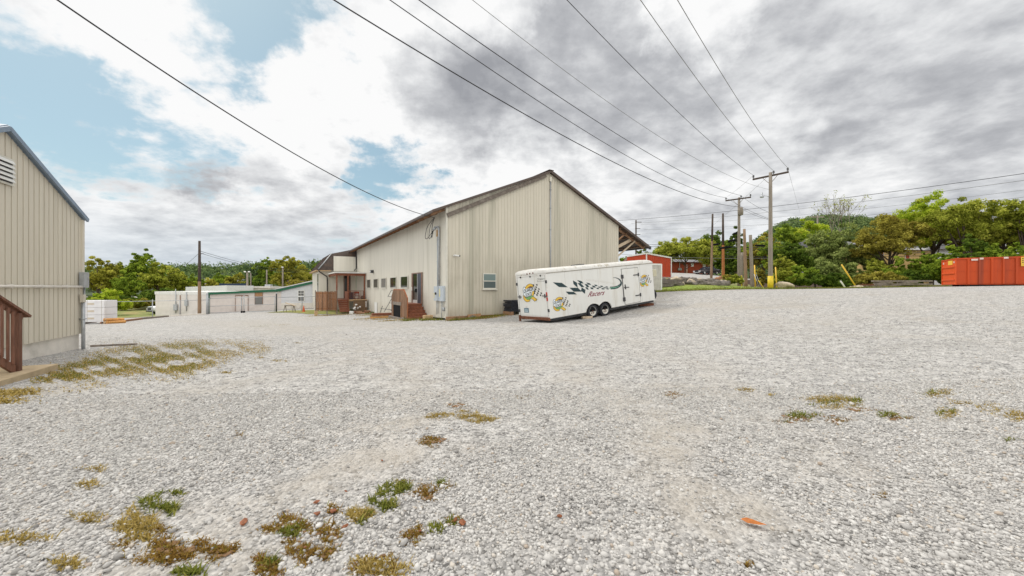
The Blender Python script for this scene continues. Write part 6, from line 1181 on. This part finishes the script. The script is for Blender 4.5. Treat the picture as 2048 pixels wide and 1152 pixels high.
tree('shrub', 'bright green spreading shrub above the white lumber packs', 221, 52, 577, 30, 'bright', 140, .1, lobes=7, cat='shrub')
for k, (px, d, top, hw, m, lb) in enumerate(((258, 63, 597, 24, 'olive', 'olive bramble bush at the back of the small field'), (292, 66, 596, 18, 'rusty', 'rusty bramble bush at the back of the small field'), (186, 60, 592, 24, 'dark', 'dark bush beside the tan shed corner'), (330, 64, 575, 26, 'dark', 'dark bush behind the white block building'), (232, 68, 588, 26, 'dark', 'dark bush behind the bright green shrub'), (300, 70, 580, 30, 'dark', 'dark bush behind the white truck'))): tree('bush', lb, px, d, top, hw, m, 150 + k, .0, trunk=False, cat='bush')
for k, (px, lb) in enumerate(((592, 'dark brown hedge bush left behind the green and white roof edge'), (622, 'dark brown hedge bush right behind the green and white roof edge'))): tree('bush', lb, px, 88, 556, 24, 'rusty', 160 + k, .0, trunk=False, cat='bush')
# behind the lot
tree('tree', 'spreading green tree with dark forked trunk before the brick house', 1370, 76, 473, 56, 'olive', 201, .16, 1.6, 12)
tree('tree', 'low green tree over the red metal building roof', 1312, 98, 500, 34, 'mid', 202, .05); tree('tree', 'small far tree just right of the warehouse overhang', 1284, 110, 498, 22, 'dark', 203, .05); tree('tree', 'small far green tree in the gap under the warehouse overhang', 1250, 112, 512, 24, 'mid', 199, .02); tree('tree', 'green tree between the red metal building and brick house', 1345, 100, 494, 30, 'olive', 204, .05)
tree('tree', 'dark green tree behind the two-tone pole', 1425, 92, 462, 40, 'dark', 205, .1, 1.2); tree('tree', 'tall dark pointed tree behind the grey crossarm pole', 1472, 86, 452, 24, 'dark', 206, .05, 1.2); tree('tree', 'dark tree low behind the orange brown pole', 1455, 80, 500, 26, 'dark', 207, .02)
tree('tree', 'dark tree behind the rough brown pole stub', 1500, 78, 488, 24, 'mid', 208, .05); tree('tree', 'brownish green tree left behind the lamp pole', 1528, 72, 466, 32, 'rusty', 209, .03, 1.2); tree('tree', 'light green tree right behind the lamp pole', 1570, 66, 447, 40, 'mid', 210, .05, 1.3)
tree('tree', 'bright green tree under the wooded hill', 1618, 74, 437, 44, 'bright', 211, .1, 1.3); tree('tree', 'grey green tree before the white house left side', 1630, 50, 462, 44, 'sage', 212, .03, 1.3); tree('tree', 'broad grey green tree below the bare tree', 1688, 49, 446, 54, 'sage', 213, .05, 1.3)
tree('tree', 'dark green tree between lamp pole and grey green tree', 1586, 47, 482, 34, 'dark', 214, .02, 1.2); tree('tree', 'mid green tree right of the lamp pole marker tube', 1562, 46, 508, 24, 'olive', 215, .0)
tree('tree', 'rusty olive spreading tree left of the bright green tree', 1776, 44, 428, 54, 'rusty', 216, .30, .9, 11, lean=.5); tree('tree', 'tall bright green tree reaching highest on the right', 1862, 47, 381, 58, 'bright', 217, .25, 1.1, 12, flat=.8); tree('tree', 'olive tree with level limbs above the container end', 1925, 41, 390, 56, 'olive', 218, .35, .8, 12, flat=.7); tree('tree', 'rusty tree above the middle of the container', 1962, 44, 404, 50, 'rusty', 219, .25, .85, 11)
tree('tree', 'yellow green tree over the container at right', 2004, 40, 398, 48, 'olive', 220, .25, .8, 11); tree('tree', 'olive tree cut by the right edge of the view', 2056, 38, 384, 48, 'olive', 221, .25, .8, 11); tree('tree', 'dark green tree close behind the container', 1940, 34, 468, 30, 'dark', 222, .1)
for k, (px, d, top, hw, m, lb) in enumerate(((1905, 36, 482, 24, 'mid', 'green bush at the left end of the container'), (1850, 40, 503, 26, 'mid', 'green bush under the tall bright green tree'), (1800, 41, 512, 28, 'mid', 'green bush under the rusty olive tree'), (1752, 43, 516, 28, 'olive', 'olive bush before the yellow house'), (1700, 43, 525, 26, 'sage', 'grey green bush behind the long yellow guy guard'), (1650, 43, 520, 28, 'sage', 'grey green bush before the white house'), (1600, 42, 530, 26, 'mid', 'green bush right of the tan boulder'), (1985, 33, 486, 26, 'mid', 'green bush behind the container middle'), (2035, 31, 484, 28, 'mid', 'green bush behind the container at the right edge'), (1568, 42.5, 535, 20, 'olive', 'olive bush behind the tan boulder'),
    (1880, 37.5, 520, 20, 'mid', 'low green bush between timbers and container'), (1827, 38.5, 540, 24, 'dark', 'low dark bush behind the right end of the timber pile'), (1775, 39.5, 542, 26, 'rusty', 'low rusty bush behind the timber pile'), (1725, 40.5, 545, 26, 'rusty', 'low rusty bush behind the foot of the long yellow guy guard'), (1672, 40.5, 546, 26, 'dark', 'low dark bush behind the short white guy guard'), (1625, 41, 546, 26, 'dark', 'low dark bush left of the guy guards'),
    (1470, 42, 548, 14, 'olive', 'small olive bush left of the grey crossarm pole foot'), (1520, 47, 535, 14, 'rusty', 'small rusty bush among the pole stubs'), (1456, 43, 556, 12, 'rusty', 'small rusty bush at the right end of the rubble bank'))): tree('bush', lb, px, d, top, hw, m, 240 + k, .0, trunk=False, cat='bush', dens=1.15)
# bare tree
b = GD(1672, 56); t = thing('bare_tree', 'nearly bare grey tree with fine branches against the sky', 'tree', b); mb = MB(); rr = random.Random(4); H = EYE + (576-389)/F*56 - b.z; tips = []
def branch(p, d, L, r, lev):
    q = p + d*L; mb.path([p, p.lerp(q, .5) + Vector((rr.uniform(-.05, .05), 0, .03))*L, q], [r, r*.8, r*.6], 5)
    if lev == 0: tips.append(q); return
    for k in range(3 if lev > 1 else 3):
        nd = (d + Vector((rr.uniform(-.62, .62), rr.uniform(-.6, .6), rr.uniform(-.05, .38)))).normalized(); branch(q, nd, L*rr.uniform(.58, .78), r*.58, lev - 1)
for dx in (-.3, .1, .35): branch(Vector((0, 0, H*.30)), Vector((dx, rr.uniform(-.2, .2), 1)).normalized(), H*.24, .075, 4)
mb.tube((0, 0, -.2), (0, 0, H*.30), .22, .13); mb.build('trunk', M['bark_l'], t, True)
tp_ = np.array([list(q) for q in tips]); k_ = rng.integers(0, len(tp_), 500); p = tp_[k_] + rng.normal(0, .12, (500, 3)); V, Fq = quads(p, rng.normal(size=(500, 3)), rng.uniform(.05, .11, 500)); np_mesh('crown', V, Fq, LM['olive'], t, tone=np.full(len(V), .5))
